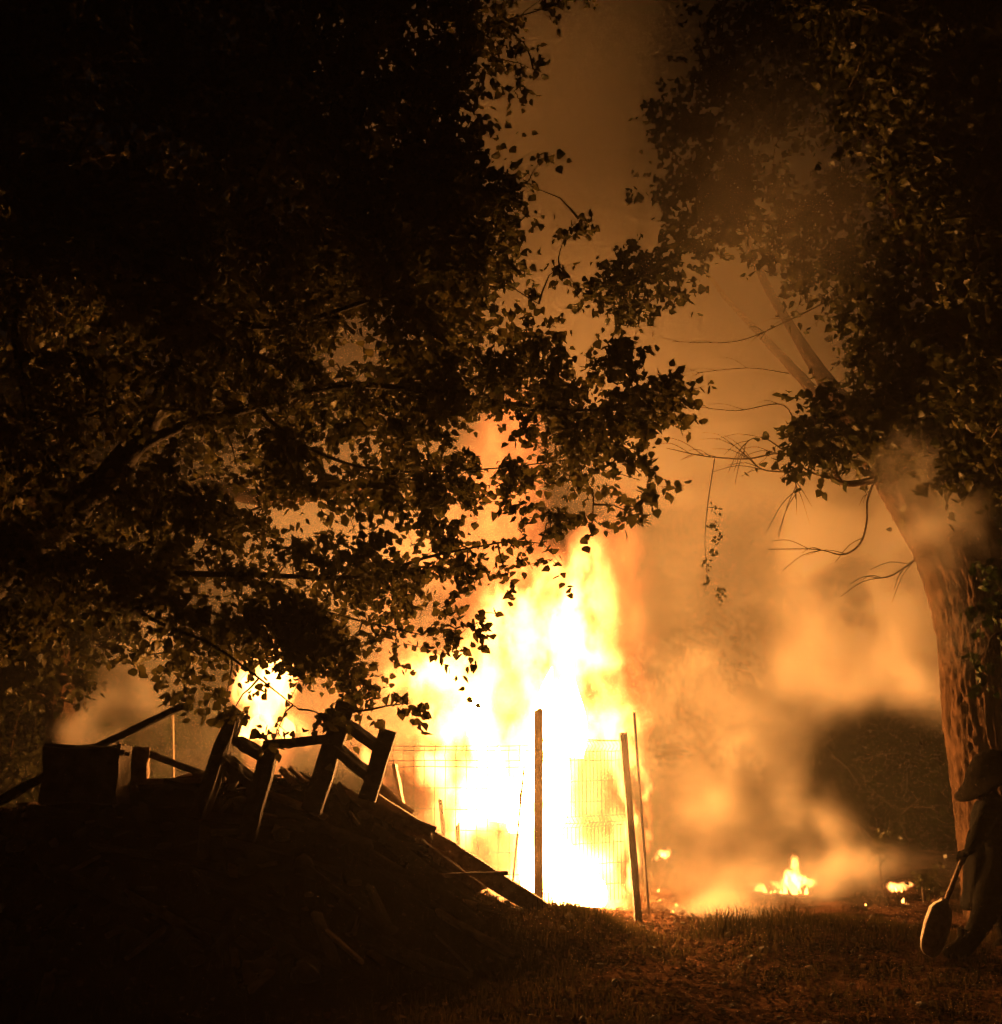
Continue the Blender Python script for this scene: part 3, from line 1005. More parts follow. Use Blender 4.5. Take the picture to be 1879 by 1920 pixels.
# bare drooping shoots in the smoke
for w in [[(1700, 905, 11.3, .014), (1650, 895, 11.1, .013), (1627, 935, 11.0, .012), (1625, 980, 10.9, .012), (1612, 1020, 10.9, .011), (1580, 1040, 10.9, .009), (1530, 1030, 10.9, .006), (1440, 1030, 10.9, .004)],
          [(1520, 860, 11.4, .014), (1460, 850, 11.6, .012), (1400, 860, 11.7, .010), (1320, 855, 11.8, .008), (1250, 840, 11.8, .004)],
          [(1480, 885, 11.5, .012), (1430, 880, 11.6, .009), (1400, 855, 11.6, .007), (1370, 830, 11.7, .004)],
          [(1500, 830, 11.4, .010), (1470, 760, 11.5, .008), (1380, 770, 11.6, .006), (1290, 760, 11.6, .004)],
          [(1460, 880, 11.5, .008), (1490, 900, 11.4, .007), (1492, 935, 11.4, .005)],
          [(1560, 560, 11.5, .012), (1480, 600, 11.6, .010), (1380, 640, 11.6, .007), (1260, 640, 11.7, .004)],
          [(1800, 1060, 11.0, .012), (1740, 1040, 10.75, .011), (1700, 1062, 10.7, .010), (1670, 1080, 10.6, .008), (1640, 1085, 10.6, .005)],
          [(1470, 845, 11.5, .009), (1430, 820, 11.6, .007), (1400, 830, 11.6, .005), (1395, 860, 11.6, .003)],
          [(1480, 700, 12.0, .009), (1400, 690, 12.0, .007), (1300, 700, 12.0, .004)]]:
    pl = limb('shoot', w, M_TWIG, rtree, 5)
    for q in range(7):                      # finer side shoots, drooping at the ends
        i_ = random.randrange(len(pl) // 4, len(pl) - 1)
        a = pl[i_]; d = (pl[i_ + 1] - a).normalized()
        side = Vector((random.uniform(-.9, .1), random.uniform(-.3, .3), random.uniform(-.8, .9)))
        d = (d + side * .8).normalized()
        ln = random.uniform(.2, .6)
        limb('shoot', [(a, .005), (a + d * ln * .5 + Vector((0, 0, .03)), .004), (a + d * ln + Vector((0, 0, -.10 * ln)), .0025)], M_TWIG, rtree, 3, n=3)
HAZY = [(1340, -40), (1900, -40), (1900, 900), (1700, 900), (1620, 760), (1610, 610), (1530, 540), (1400, 530), (1260, 555), (1190, 600),
        (1150, 560), (1145, 450), (1190, 350), (1180, 240), (1300, 150)]
NEAR = [(1610, 600), (1700, 540), (1900, 480), (1900, 980), (1800, 930), (1690, 900), (1590, 880), (1540, 865), (1490, 860), (1475, 800), (1560, 735), (1600, 690)]
BLACK = [(1520, -60), (1900, -60), (1900, 900), (1800, 860), (1780, 640), (1720, 420), (1640, 230), (1540, 90)]
layers = [
    (clumps_in(HAZY, 160, 10.9, 11.6, 41, -.22), .40, 8, 8, .092),
    (clumps_in(HAZY, 150, 10.7, 11.4, 47, -.2), .38, 8, 8, .088),
    (clumps_in(NEAR, 95, 10.0, 10.9, 42, -.35), .32, 8, 8, .095),
    (clumps_in(BLACK, 190, 8.8, 10.2, 43, -.8), .36, 9, 8, .085),
    ([at(1490, 820, 10.4), at(1500, 870, 10.4), at(1530, 800, 10.4), at(1550, 850, 10.4), at(1600, 660, 10.5), at(1575, 600, 10.6),
      at(1600, 745, 10.5), at(1170, 460, 11.0), at(1165, 595, 11.0), at(1150, 540, 11.0)], .2, 7, 7, .09),
]
tree_foliage(rtree, layers, sk, M_LEAF2, 300, 23)

# green leaves hanging at the right edge, nearest the camera
etree = empty('maple_tree', (5.3, 8.4, 0), 'green leafed young tree whose leaves hang in from the right edge', 'tree')
sk = limb('trunk', [(Vector((5.3, 8.4, -.1)), .09), (Vector((5.2, 8.4, 2.0)), .07), (Vector((5.0, 8.4, 4.2)), .04), (Vector((4.7, 8.4, 6)), .02)], M_BARK_DARK, etree, 8)
sk += limb('branch', [(Vector((5.2, 8.4, 2.6)), .03), (1900, 1180, 8.3, .014), (1850, 1220, 8.2, .007), (1825, 1250, 8.2, .004)], M_TWIG, etree, 5)
layers = [(clumps_in([(1840, 1040), (1900, 1000), (1960, 1000), (1960, 1330), (1860, 1300), (1815, 1250), (1835, 1150)], 14, 8.0, 8.6, 51, -.9), .17, 6, 7, .07)]
tree_foliage(etree, layers, sk, M_LEAF3, 40, 24)

# hanging creeper in front of the smoke
vine = empty('creeper', at(1330, 940, 11.9), 'thin leafy creeper hanging down in the smoke above the fence end', 'creeper')
limb('stem', [(1340, 860, 11.9, .006), (1328, 940, 11.9, .005), (1322, 1010, 11.9, .004), (1325, 1080, 11.9, .003), (1318, 1125, 11.9, .002)], M_TWIG, vine, 4)
P, A, NN, TW = foliage_points([at(1335 + random.uniform(-14, 14), q, 11.9) for q in (950, 985, 1010, 1035, 1060, 1085, 1108, 1120)], .07, 3, 4, 61)
leaf_mesh('foliage', P, A, NN, np.full(len(P), .045), M_LEAF2, vine, LEAF4, LEAF4_F)['kind'] = 'stuff'

# ------------------------------------------------------------------ trees and bushes beyond the smoke
def back_tree(px, y, h, w, label, name='dense_tree', n=60, seed=0, mat=M_LEAF4, trunk=True, size=.2, group=None, cat='tree'):
    g = at(px, 1400, y)
    t = empty(name, (g.x, y, 0), label, cat, group)
    r = np.random.default_rng(seed)
    if trunk:
        limb('trunk', [(Vector((g.x, y, -.1)), .05 * h ** .8), (Vector((g.x + .1, y, h * .35)), .04 * h ** .8), (Vector((g.x, y + .1, h * .85)), .012 * h)], M_BARK, t, 8)
    cl = []
    z0 = h * .18 if trunk else 0
    while len(cl) < n:
        q = r.uniform(-1, 1, 3)
        if q @ q > 1: continue
        q = q / max(.55, np.linalg.norm(q))      # mostly an outer shell
        q *= r.uniform(.65, 1.06)
        cl.append(Vector((g.x + q[0] * w, y + q[1] * w * .8, z0 + (h - z0) * (.5 + .5 * q[2]))))
    P, A, NN, TW = foliage_points(cl, min(.28 * w, .9), 7, 8, seed)
    P = P[P[:, 2] > .02] if False else P
    mb = MB()
    twig_mesh(TW, mb, 7, .006)
    mb.build('twigs', M_TWIG, t)['kind'] = 'stuff'
    leaf_mesh('foliage', P, A, NN, size * r.uniform(.7, 1.3, len(P)), mat, t, LEAF4, LEAF4_F)['kind'] = 'stuff'
    return t


back_tree(1660, 18.6, 3.3, 1.75, 'round dark bush showing through the gap in the smoke beside the trunk', 'bush', 300, 71, trunk=False, size=.075, cat='bush')
back_tree(1870, 19.5, 3.6, 2.0, 'dark bush behind the thick trunk at right', 'bush', 90, 72, trunk=False, size=.1, cat='bush')
back_tree(1440, 20.0, 3.0, 1.9, 'dim bush hidden behind the smoke right of the fence', 'bush', 90, 73, trunk=False, size=.1, cat='bush')
back_tree(320, 16.5, 3.0, 1.7, 'green bush behind the pale pole on the left, veiled by smoke', 'bush', 200, 74, M_LEAF3, trunk=False, size=.075, cat='bush')
back_tree(30, 15.2, 3.4, 1.7, 'brown lit bush at the far left edge', 'bush', 220, 75, M_LEAF2, trunk=False, size=.075, cat='bush')
back_tree(600, 18.5, 3.3, 2.0, 'bush glimpsed behind the leaning timber frames', 'bush', 90, 76, trunk=False, size=.15, cat='bush')
WL = ['dim woodland tree beyond the frame edge at far left', 'dim woodland tree behind the sooty crate and its poles', 'dim woodland tree behind the bench frame', 'dim woodland tree straight behind the tall blaze',
      'dim woodland tree behind the smoke right of the fence', 'dim woodland tree behind the round dark bush', 'dim woodland tree beyond the thick trunk at far right']
for i, (px, y, h, w) in enumerate([(-150, 20, 8, 3.2), (250, 22, 9, 3.4), (640, 24, 10, 3.6), (1050, 25, 9, 3.6), (1450, 24, 9, 3.4), (1800, 22, 10, 3.6), (2250, 20, 9, 3.4)]):
    back_tree(px, y, h, w, WL[i], 'woodland_tree', 150, 80 + i, size=.15, group='woodland trees behind the fire')

# low shrub sprigs by the gap
for i, (px, py, y) in enumerate([(1650, 1600, 12.6), (1730, 1660, 12.0)]):
    g = at(px, py, y)
    t = empty('shrub', (g.x, y, gz(g.x, y)), ['thin pale leaved sprig standing before the dark bush', 'low straggly shrub right of the small ground fires'][i], 'shrub')
    top = at(px + 14, py - (30 if i == 0 else 10), y)
    limb('stem', [(Vector((g.x, y, gz(g.x, y) - .03)), .012), (Vector((g.x, y, (g.z + top.z) / 2)), .008), (top, .004)], M_TWIG, t, 5)
    P, A, NN, TW = foliage_points([g.lerp(top, f) + Vector((random.uniform(-.1, .1), 0, 0)) for f in (0, .4, .8, 1.1)], .16, 6, 6, 90 + i)
    leaf_mesh('foliage', P, A, NN, np.full(len(P), .055), M_LEAF2, t, LEAF4, LEAF4_F)['kind'] = 'stuff'

# ------------------------------------------------------------------ fence: posts, welded mesh panels
FY = 11.0


def post(px0, py0, px1, py1, y0, w, label, mat=M_WOOD, name='fence_post', cat='post', y1=None, sides=0, jag=.015):
    a = at(px0, py0, y0); b_ = at(px1, py1, y1 if y1 else y0)
    z = gz(b_.x, b_.y)
    d = (b_ - a)
    if abs(d.z) > 1e-3:
        b_ = a + d * ((a.z - (z - .12)) / (a.z - b_.z))
    mb = MB()
    if sides:
        mb.tube([a.lerp(b_, f) for f in (0, .25, .5, .75, 1)], w / 2, sides, wob=.15)
    else:
        mb.box(a, b_, w, w * .8, random.uniform(-.2, .2), jag, 14)
    o = mb.build(name, mat, None, origin=b_)
    tag(o, label, cat, 'posts of the burning wire fence' if cat == 'post' else None)
    return a, b_


post(1010, 1331, 1010, 1735, 10.75, .082, 'thick square wooden post standing alone in front of the brightest flames', M_WOOD)
post(1168, 1374, 1197, 1730, 11.0, .068, 'charred leaning post at the right end of the wire panels, flames licking its side', M_CHAR)
post(1189, 1336, 1212, 1650, 11.5, .03, 'thin bare pole leaning just beyond the last fence post', M_CHAR, sides=6)
post(983, 1436, 963, 1640, 10.9, .022, 'thin broken stick leaning left of the thick wooden post', M_CHAR, 'stick', 'stick', sides=6)
post(826, 1500, 836, 1600, 11.3, .04, 'short charred stake burning behind the heap edge', M_CHAR, jag=.02)
post(858, 1545, 862, 1640, 11.3, .04, 'second short charred stake, right of the burning stake by the heap edge', M_CHAR, jag=.02)
post(324, 1330, 326, 1470, 12.4, .022, 'thin pale upright pole in the smoky gap left of the timber frames', M_PALE, 'pole', 'pole', sides=6)
post(897, 1580, 893, 1690, 11.3, .03, 'small burnt stake directly below the flames, left of the thick post', M_CHAR, jag=.02)


def wire_panel(a, b_, ztop, zbot, dx, dz, bends, label, r=.0032):
    """welded mesh panel with V-shaped stiffening folds"""
    a = Vector(a); b_ = Vector(b_)
    root = empty('wire_fence_panel', (a.x, a.y, gz(a.x, a.y)), label, 'fence', 'welded wire panels of the fence')
    d = b_ - a
    L_ = math.hypot(d.x, d.y)
    n = int(L_ / dx)
    ux, uy = d.x / L_, d.y / L_

    def off(z):
        o = 0
        for zb in bends:
            o += max(0, 1 - abs(z - zb) / .05) * .045
        return o
    zs = sorted(set([ztop, zbot] + [z for zb in bends for z in (zb - .05, zb, zb + .05)]))
    zs = [z for z in zs if zbot <= z <= ztop]
    mb = MB()
    for i in range(n + 1):
        s = i * dx
        sag = random.uniform(-.004, .004)
        mb.tube([(a.x + ux * s - uy * -off(z) + sag, a.y + uy * s - off(z), z) for z in zs], r, 3, cap=False)
    mb.build('upright_wires', M_WIRE, root)['kind'] = 'stuff'
    mb = MB()
    z = ztop - .01
    rows = []
    while z > zbot:
        rows.append(z); z -= dz
    rows += [zb + q for zb in bends for q in (-.05, .05)]
    for z in rows:
        mb.tube([(a.x + ux * s, a.y + uy * s - off(z) + random.uniform(-.003, .003), z + random.uniform(-.004, .004)) for s in np.linspace(0, L_, 12)], r * 1.25, 3, cap=False)
    mb.build('cross_wires', M_WIRE, root)['kind'] = 'stuff'


zt = at(870, 1397, 11.0).z
wire_panel((at(700, 1400, 11.2).x, 11.2, 0), (at(1004, 1400, 10.95).x, 10.95, 0), zt, .12, .105, .20, [zt - .1], 'open gridded wire panel left of the thick wooden post')
zt = at(1110, 1393, 11.0).z
wire_panel((at(1018, 1400, 10.95).x, 10.95, 0), (at(1172, 1400, 11.6).x, 11.6, 0), zt + .04, .12, .05, .2, [zt - .03, zt - .76], 'fine meshed wire panel between the thick post and the charred post')
# loose wire looped round the thick post
w = tag(MB.build.__get__((lambda m: (m.tube([at(*q) for q in [(985, 1432, 10.9), (972, 1510, 10.85), (967, 1560, 10.8), (980, 1572, 10.7), (1005, 1570, 10.68), (1022, 1550, 10.7), (1033, 1525, 10.75), (1030, 1480, 10.8)]], .0035, 4), m)[1])(MB()))('wire', M_WIRE),
        'slack loop of wire slung round the thick wooden post', 'wire')

# ------------------------------------------------------------------ fires of the smaller kind
def small_fire(px, py, y, wpx, hpx, n, label, seed, mat=M_SMALLFLAME, group=None, name='ground_fire', ground_=True):
    rr = random.Random(seed)
    g = at(px, py, y)
    base = Vector((g.x, y, gz(g.x, y))) if ground_ else g
    k = mpp(y)
    f = empty(name, base, label, 'fire', group)
    for i in range(n):
        u = rr.uniform(-1, 1)
        mb = MB()
        h = hpx * k * (1 - abs(u) ** 1.3 * .75) * rr.uniform(.5, 1.05)
        r = h * rr.uniform(.14, .26) + .005
        tongue(mb, base + Vector((u * wpx * k * .5, rr.uniform(-.08, .08), -.01)), h, r, (rr.uniform(-.3, .3) * h, 0), seed * 31 + i)
        mb.build('flame', mat, f, True)
    return f


f1 = small_fire(1490, 1664, 12.9, 50, 34, 5, 'small pointed fire burning on the ground below the dark gap in the smoke', 1)
f2 = small_fire(1440, 1672, 12.9, 50, 10, 4, 'row of low flames just left of the small pointed ground fire', 2)
f3 = small_fire(1246, 1604, 13.3, 14, 12, 3, 'little flame flickering right of the leaning thin pole', 3, ground_=False)
f4 = small_fire(1686, 1668, 13.2, 30, 7, 4, 'flat flickering flames by the foot of the dark bush', 4)
f5 = small_fire(1697, 1706, 12.0, 7, 12, 2, 'single small flame nearest the spade at right', 5)
for f_, blobs in ((f1, [(1489, 1650, 12.9, 24, 18, .14, 1.6), (1491, 1625, 12.9, 9, 20, .1, 1.2), (1515, 1655, 12.9, 18, 9, .1, .5), (1465, 1658, 12.9, 26, 9, .1, .35)]),
                  (f2, [(1425, 1668, 12.9, 14, 12, .12, .45), (1445, 1672, 12.9, 30, 7, .1, .2)]),
                  (f3, [(1246, 1600, 13.3, 13, 9, .1, 1.2), (1232, 1608, 13.3, 6, 4, .05, .6)]),
                  (f4, [(1680, 1664, 13.2, 20, 8, .1, .9), (1705, 1660, 13.2, 14, 5, .08, .4)]),
                  (f5, [(1697, 1700, 12.0, 6, 8, .06, 1.0)])):
    cs = [pixblob(*q[:6]) for q in blobs]
    lo = tuple(min(c[i] - 1.7 * r[i] for c, r in cs) for i in range(3)); hi = tuple(max(c[i] + 1.7 * r[i] for c, r in cs) for i in range(3))
    volume_object('glowing_gas', lo, hi, .012, fire_field([(*q[:6], q[6] * 3) for q in blobs], [], 6, .16), M_FLAME, f_)['kind'] = 'stuff'
EMB = ['topmost ember flame beside the foot of the thin pole', 'ember flame low in the smoke just right of the wire fence', 'second ember flame low in the smoke right of the fence',
       'tiny ember flame on the grass bank below the pointed fire', 'tiny ember flame on the bank between the pointed fire and the spade', 'left of two sparks beside the flat flames by the bush',
       'right of two sparks beside the flat flames by the bush', 'lowest ember flame in the smoke nearest the path']
for i, (px, py, y) in enumerate([(1232, 1625, 13.0), (1238, 1675, 12.4), (1268, 1700, 12.0), (1538, 1710, 11.6), (1622, 1712, 11.8), (1720, 1655, 13.2), (1737, 1655, 13.2), (1262, 1722, 11.6)]):
    small_fire(px, py, y, 4, 6, 2, EMB[i], 40 + i, group='ember flames scattered on the ground', name='ember_flame')

# ------------------------------------------------------------------ heap furniture and debris
def board(pa, pb, w, t, mat, label, cat='plank', name='plank', roll=0.0, jag=.02, segs=8, group=None, parent=None):
    mb = MB()
    a, b_ = at(*pa), at(*pb)
    mb.box(a, b_, w, t, roll, jag, segs)
    o = mb.build(name, mat, parent, origin=None if parent else (a + b_) / 2)
    if parent is None:
        tag(o, label, cat, group)
    return o


def frame_thing(members, label, name, origin):
    t = empty(name, origin, label, 'timber frame')
    for (nm, pa, pb, w, th) in members:
        board(pa, pb, w, th, M_CHAR, None, name=nm, jag=.006, segs=6, parent=t)
    return t


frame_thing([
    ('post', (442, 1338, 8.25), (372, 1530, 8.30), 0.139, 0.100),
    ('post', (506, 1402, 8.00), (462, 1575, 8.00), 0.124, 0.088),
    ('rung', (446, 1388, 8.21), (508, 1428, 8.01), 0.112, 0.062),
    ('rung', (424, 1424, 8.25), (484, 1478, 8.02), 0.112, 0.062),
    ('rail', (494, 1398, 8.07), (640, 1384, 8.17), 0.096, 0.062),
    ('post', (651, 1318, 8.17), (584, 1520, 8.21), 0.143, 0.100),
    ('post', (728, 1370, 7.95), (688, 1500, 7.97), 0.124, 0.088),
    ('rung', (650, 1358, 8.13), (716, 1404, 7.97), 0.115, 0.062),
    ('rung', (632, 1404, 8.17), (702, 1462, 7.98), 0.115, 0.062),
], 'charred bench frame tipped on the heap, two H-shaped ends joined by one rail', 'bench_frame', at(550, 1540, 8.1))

# square block with poles at the left
mb = MB()
bx = at(163, 1452, 8.6)
def rough_box(mb, c, sx, sy, sz, j=.02, rot=0.0, seed=0):
    rr = random.Random(seed)
    bmx = bmesh.new()
    bmesh.ops.create_cube(bmx, size=1)
    bmesh.ops.subdivide_edges(bmx, edges=bmx.edges[:], cuts=3, use_grid_fill=True)
    for v in bmx.verts:
        v.co = Vector((v.co.x * sx, v.co.y * sy, v.co.z * sz)) + Vector([rr.uniform(-j, j) for _ in range(3)])
    M = Matrix.Translation(Vector(c)) @ Matrix.Rotation(rot, 4, 'Z')
    mb.add([M @ v.co for v in bmx.verts], [[v.index for v in f.verts] for f in bmx.faces])
    bmx.free()


rough_box(mb, bx, .56, .34, .42, .022, .06, 1)
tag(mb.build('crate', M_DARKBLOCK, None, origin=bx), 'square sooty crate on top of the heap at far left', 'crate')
mb = MB(); bb = at(256, 1432, 9.0)
rough_box(mb, bb, .19, .3, .26, .008, .25, 2)
tag(mb.build('wooden_box', M_WOOD, None, origin=bb), 'small brown wooden box lit orange, right beside the sooty crate', 'box')
mb = MB(); bb = at(450, 1489, 8.95)
rough_box(mb, bb, .085, .12, .10, .008, .35, 3)
tag(mb.build('brick', M_PALE_STONE, None, origin=bb), 'small pale brick lying behind the left foot of the bench frame', 'brick')
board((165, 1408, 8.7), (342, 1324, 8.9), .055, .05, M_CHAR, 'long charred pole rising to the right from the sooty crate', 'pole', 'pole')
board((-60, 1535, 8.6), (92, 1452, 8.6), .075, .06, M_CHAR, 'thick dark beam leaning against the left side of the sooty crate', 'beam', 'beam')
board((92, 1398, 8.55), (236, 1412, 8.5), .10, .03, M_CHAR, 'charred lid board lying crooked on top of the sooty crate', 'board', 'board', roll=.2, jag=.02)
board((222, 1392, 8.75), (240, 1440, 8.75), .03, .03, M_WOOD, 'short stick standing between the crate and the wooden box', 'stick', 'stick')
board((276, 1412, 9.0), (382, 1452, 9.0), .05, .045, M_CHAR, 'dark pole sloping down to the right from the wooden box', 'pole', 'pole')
board((240, 1466, 8.9), (420, 1462, 8.9), .07, .04, M_WOOD, 'flat weathered board on the crest between box and bench frame', 'plank', 'plank')
board((545, 1440, 8.95), (610, 1500, 8.8), .05, .03, M_WOOD, 'short grey board leaning between the two ends of the bench frame', 'plank', 'plank')
board((525, 1440, 8.95), (570, 1490, 8.8), .05, .03, M_WOOD, 'narrow slat beside the short grey board under the bench rail', 'slat', 'slat')
board((740, 1433, 10.2), (762, 1545, 10.2), .13, .03, M_PALE, 'pale wide board standing upright behind the heap edge', 'plank', 'plank', roll=1.5)
board((700, 1482, 9.8), (768, 1540, 9.7), .20, .03, M_PALE, 'pale broken sheet lying against the foot of the upright board', 'sheet', 'sheet', roll=1.2)
board((690, 1496, 9.12), (1085, 1752, 9.9), .15, .06, M_WOOD, 'long thick beam running down the right slope of the heap towards the fire', 'beam', 'beam', roll=1.3, segs=14)
board((600, 1476, 9.0), (812, 1562, 9.0), .12, .035, M_WOOD, 'cracked board lying along the crest right of the bench frame', 'plank', 'plank', roll=.9)
board((740, 1545, 9.15), (850, 1590, 9.2), .09, .03, M_WOOD, 'splintered board below the end of the cracked crest board', 'plank', 'plank', roll=.9)
board((820, 1642, 8.9), (952, 1637, 9.1), .035, .03, M_WOOD, 'thin stick poking out flat from the slope over the long beam', 'stick', 'stick', jag=.01)
board((840, 1672, 8.95), (1012, 1762, 9.1), .10, .03, M_CHAR, 'dark plank sliding down the slope under the long beam', 'plank', 'plank', roll=.9)
board((930, 1712, 9.6), (982, 1728, 9.6), .05, .03, M_CHAR, 'short dark wedge of wood on the lower slope', 'wood scrap', 'wood_scrap')
board((842, 1690, 9.2), (940, 1745, 9.3), .06, .03, M_CHAR, 'dark lath beside the sliding plank on the lower slope', 'lath', 'lath', roll=.6)
board((900, 1772, 9.2), (985, 1790, 9.2), .09, .05, M_CHAR, 'dark stump of board lying at the foot of the slope', 'board', 'board')

# collapsed boards lying down the face of the heap
rb = random.Random(12)
PL = [(60, 1530, 300, 1570), (180, 1600, 420, 1640), (300, 1530, 560, 1560), (420, 1590, 640, 1650), (520, 1540, 700, 1600), (600, 1560, 800, 1680),
      (660, 1600, 840, 1730), (560, 1640, 740, 1760), (380, 1660, 560, 1740), (700, 1560, 860, 1690), (760, 1640, 900, 1750), (820, 1720, 960, 1800),
      (640, 1700, 800, 1830), (460, 1740, 640, 1830), (240, 1690, 400, 1780), (80, 1640, 240, 1700), (700, 1780, 880, 1850), (500, 1500, 610, 1540),
      (860, 1640, 990, 1740), (780, 1590, 900, 1680)]
def on_heap(px, py):
    for k in range(200):
        y = 10.2 - k * .02
        p = at(px, py, y)
        if p.z > gz(p.x, p.y) and y < 9.3:
            return p
    return at(px, py, 8.2)
def heap_hit(px, py):
    y = 5.5
    while y < 9.6:
        p = at(px, py, y)
        if p.z <= gz(p.x, p.y): return p
        y += .03
    return None
for i, (a_, b_, c_, d_) in enumerate(PL):
    p, q = heap_hit(a_, b_), heap_hit(c_, d_)
    if p is None or q is None: continue
    off = Vector((0, -.03, .04))
    mb = MB(); mb.box(p + off, q + off, rb.uniform(.09, .17), .025, rb.uniform(.5, 1.0), .03, 8)
    tag(mb.build('plank', rb.choice([M_CHAR, M_CHAR, M_WOOD]) if i > 8 else M_CHAR, None, origin=(p + q) / 2), 'long sooty board slumped down the dark face of the heap', 'plank', 'boards slumped down the heap')

EDGE = [(700, 1500), (760, 1548), (830, 1608), (900, 1668), (980, 1716), (1060, 1748)]
WHERE = ['near the foot of the bench frame', 'beneath the pale upright board', 'below the cracked crest board', 'over the middle of the long beam', 'beside the flat poking stick', 'towards the foot of the long beam']
for i in range(22):
    f = i / 21 * (len(EDGE) - 1.01)
    k = int(f); g = f - k
    ex = EDGE[k][0] * (1 - g) + EDGE[k + 1][0] * g; ey = EDGE[k][1] * (1 - g) + EDGE[k + 1][1] * g
    y = rb.uniform(8.7, 9.15)
    px0, py0 = ex + rb.uniform(-60, 0), ey + rb.uniform(22, 80)
    sl = rb.choice([.1, .35, .6, .9]) + rb.uniform(-.1, .1); ln = rb.uniform(50, 120)
    mb = MB(); p, q = at(px0 - ln * .5, py0 - ln * .5 * sl, y), at(px0 + ln * .5, py0 + ln * .5 * sl, y + rb.uniform(-.1, .15))
    mb.box(p, q, rb.uniform(.04, .10), rb.uniform(.015, .035), rb.uniform(.2, 1.3), .03, 6)
    tag(mb.build('broken_plank', rb.choice([M_CHAR, M_WOOD]), None, origin=(p + q) / 2), ['topmost', 'upper', 'middle', 'lower'][int((f % 1) * 3.99)] + ' jagged plank end on the slope ' + WHERE[min(5, int(f + .5))], 'plank', 'broken planks along the right slope')

# loose scraps over the heap
rr = random.Random(5)
made = 0
while made < 90:
    x = rr.uniform(-4.2, -.1); y = rr.uniform(6.2, 9.2)
    h0 = gz(x, y)
    if h0 < .12: continue
    L_ = rr.uniform(.08, .30)
    a = rr.uniform(0, math.pi)
    dx, dy = math.cos(a) * L_ / 2, math.sin(a) * L_ / 2
    p = Vector((x - dx, y - dy, gz(x - dx, y - dy) + rr.uniform(.01, .05)))
    q = Vector((x + dx, y + dy, gz(x + dx, y + dy) + rr.uniform(.01, .06)))
    mb = MB()
    mb.box(p, q, rr.uniform(.03, .09), rr.uniform(.015, .035), rr.uniform(-.5, .5), .012, 3)
    tag(mb.build('wood_scrap', rr.choice([M_CHAR, M_CHAR, M_WOOD]), None, origin=(p + q) / 2), 'broken wood scrap lying loose on the dark heap', 'wood scrap', 'wood scraps strewn over the heap')
    made += 1


def stone(mb, c, r, rr):
    bmx = bmesh.new()
    bmesh.ops.create_icosphere(bmx, subdivisions=1, radius=1)
    s = Vector((rr.uniform(.8, 1.4), rr.uniform(.7, 1.2), rr.uniform(.5, .9))) * r
    M = Matrix.Translation(Vector(c)) @ Matrix.Rotation(rr.uniform(0, 6), 4, 'Z')
    mb.add([M @ Vector((v.co.x * s.x * rr.uniform(.8, 1.2), v.co.y * s.y * rr.uniform(.8, 1.2), v.co.z * s.z * rr.uniform(.8, 1.2))) for v in bmx.verts],
           [[v.index for v in f.verts] for f in bmx.faces])
    bmx.free()


for i in range(70):
    x = rr.uniform(-4.2, .1); y = rr.uniform(7.0, 9.1)
    if gz(x, y) < .1: continue
    r = rr.uniform(.03, .10)
    mb = MB(); c = Vector((x, y, gz(x, y) + r * .25)); stone(mb, c, r, rr)
    tag(mb.build('rubble_stone', M_DARKBLOCK, None, origin=c), 'rough lump of rubble half buried in the dark heap', 'rubble', 'rubble stones in the heap')

# ------------------------------------------------------------------ ground cover
def scatter_blades(name, spots, mat, label):
    """spots: (x, y, n, radius, height)"""
    r = np.random.default_rng(3)
    Vs, Fs = [], []
    base = 0
    for (x, y, n, rad, h) in spots:
        px_ = x + r.normal(size=n) * rad; py_ = y + r.normal(size=n) * rad
        z = height(px_, py_)
        hh = h * r.uniform(.35, 1.2, n)
        a = r.uniform(0, 6.28, n); ln = r.uniform(.1, .7, n) * hh
        w = r.uniform(.0025, .006, n)
        a2 = r.uniform(0, 6.28, n)
        wx, wy = np.cos(a2) * w, np.sin(a2) * w
        lx, ly = np.cos(a) * ln, np.sin(a) * ln
        v = np.stack([np.stack([px_ - wx, py_ - wy, z - .01], 1), np.stack([px_ + wx, py_ + wy, z - .01], 1),
                      np.stack([px_ + lx * .3 - wx * .7, py_ + ly * .3 - wy * .7, z + hh * .55], 1),
                      np.stack([px_ + lx * .3 + wx * .7, py_ + ly * .3 + wy * .7, z + hh * .55], 1),
                      np.stack([px_ + lx, py_ + ly, z + hh * .95], 1)], 1)
        f = np.array([(0, 1, 3), (0, 3, 2), (2, 3, 4)])[None] + (np.arange(n) * 5)[:, None, None] + base
        base += n * 5
        Vs.append(v.reshape(-1, 3)); Fs.append(f.reshape(-1, 3))
    o = rawmesh(name, np.concatenate(Vs), np.concatenate(Fs), mat)
    tag(o, label, None, None, 'stuff')
    return o


r_ = np.random.default_rng(9)
spots = []
for i in range(170):       # bank right of the path
    x = r_.normal(2.75, .85); y = r_.normal(9.75, .45)
    spots.append((x, y, 40, .09, r_.uniform(.03, .10)))
for i in range(16):
    spots.append((r_.normal(2.15, .24), r_.normal(9.85, .16), 55, .06, r_.uniform(.10, .24)))
for i in range(60):        # tuft at the beam foot
    x = r_.normal(.72, .2); y = r_.normal(9.9, .3)
    spots.append((x, y, 45, .07, r_.uniform(.05, .13)))
for i in range(520):       # foreground
    x = r_.uniform(-.6, 4.6); y = r_.uniform(6.3, 10.5)
    if abs(x - 1.35 - (9 - y) * .1) < .42: continue
    spots.append((x, y, 30, .12, r_.uniform(.02, .08)))
for i in range(220):
    x = r_.uniform(-6, 6); y = r_.uniform(10.5, 18)
    if -1.6 < x < 1.6 and 11 < y < 13.6: continue
    spots.append((x, y, 35, .15, r_.uniform(.05, .16)))
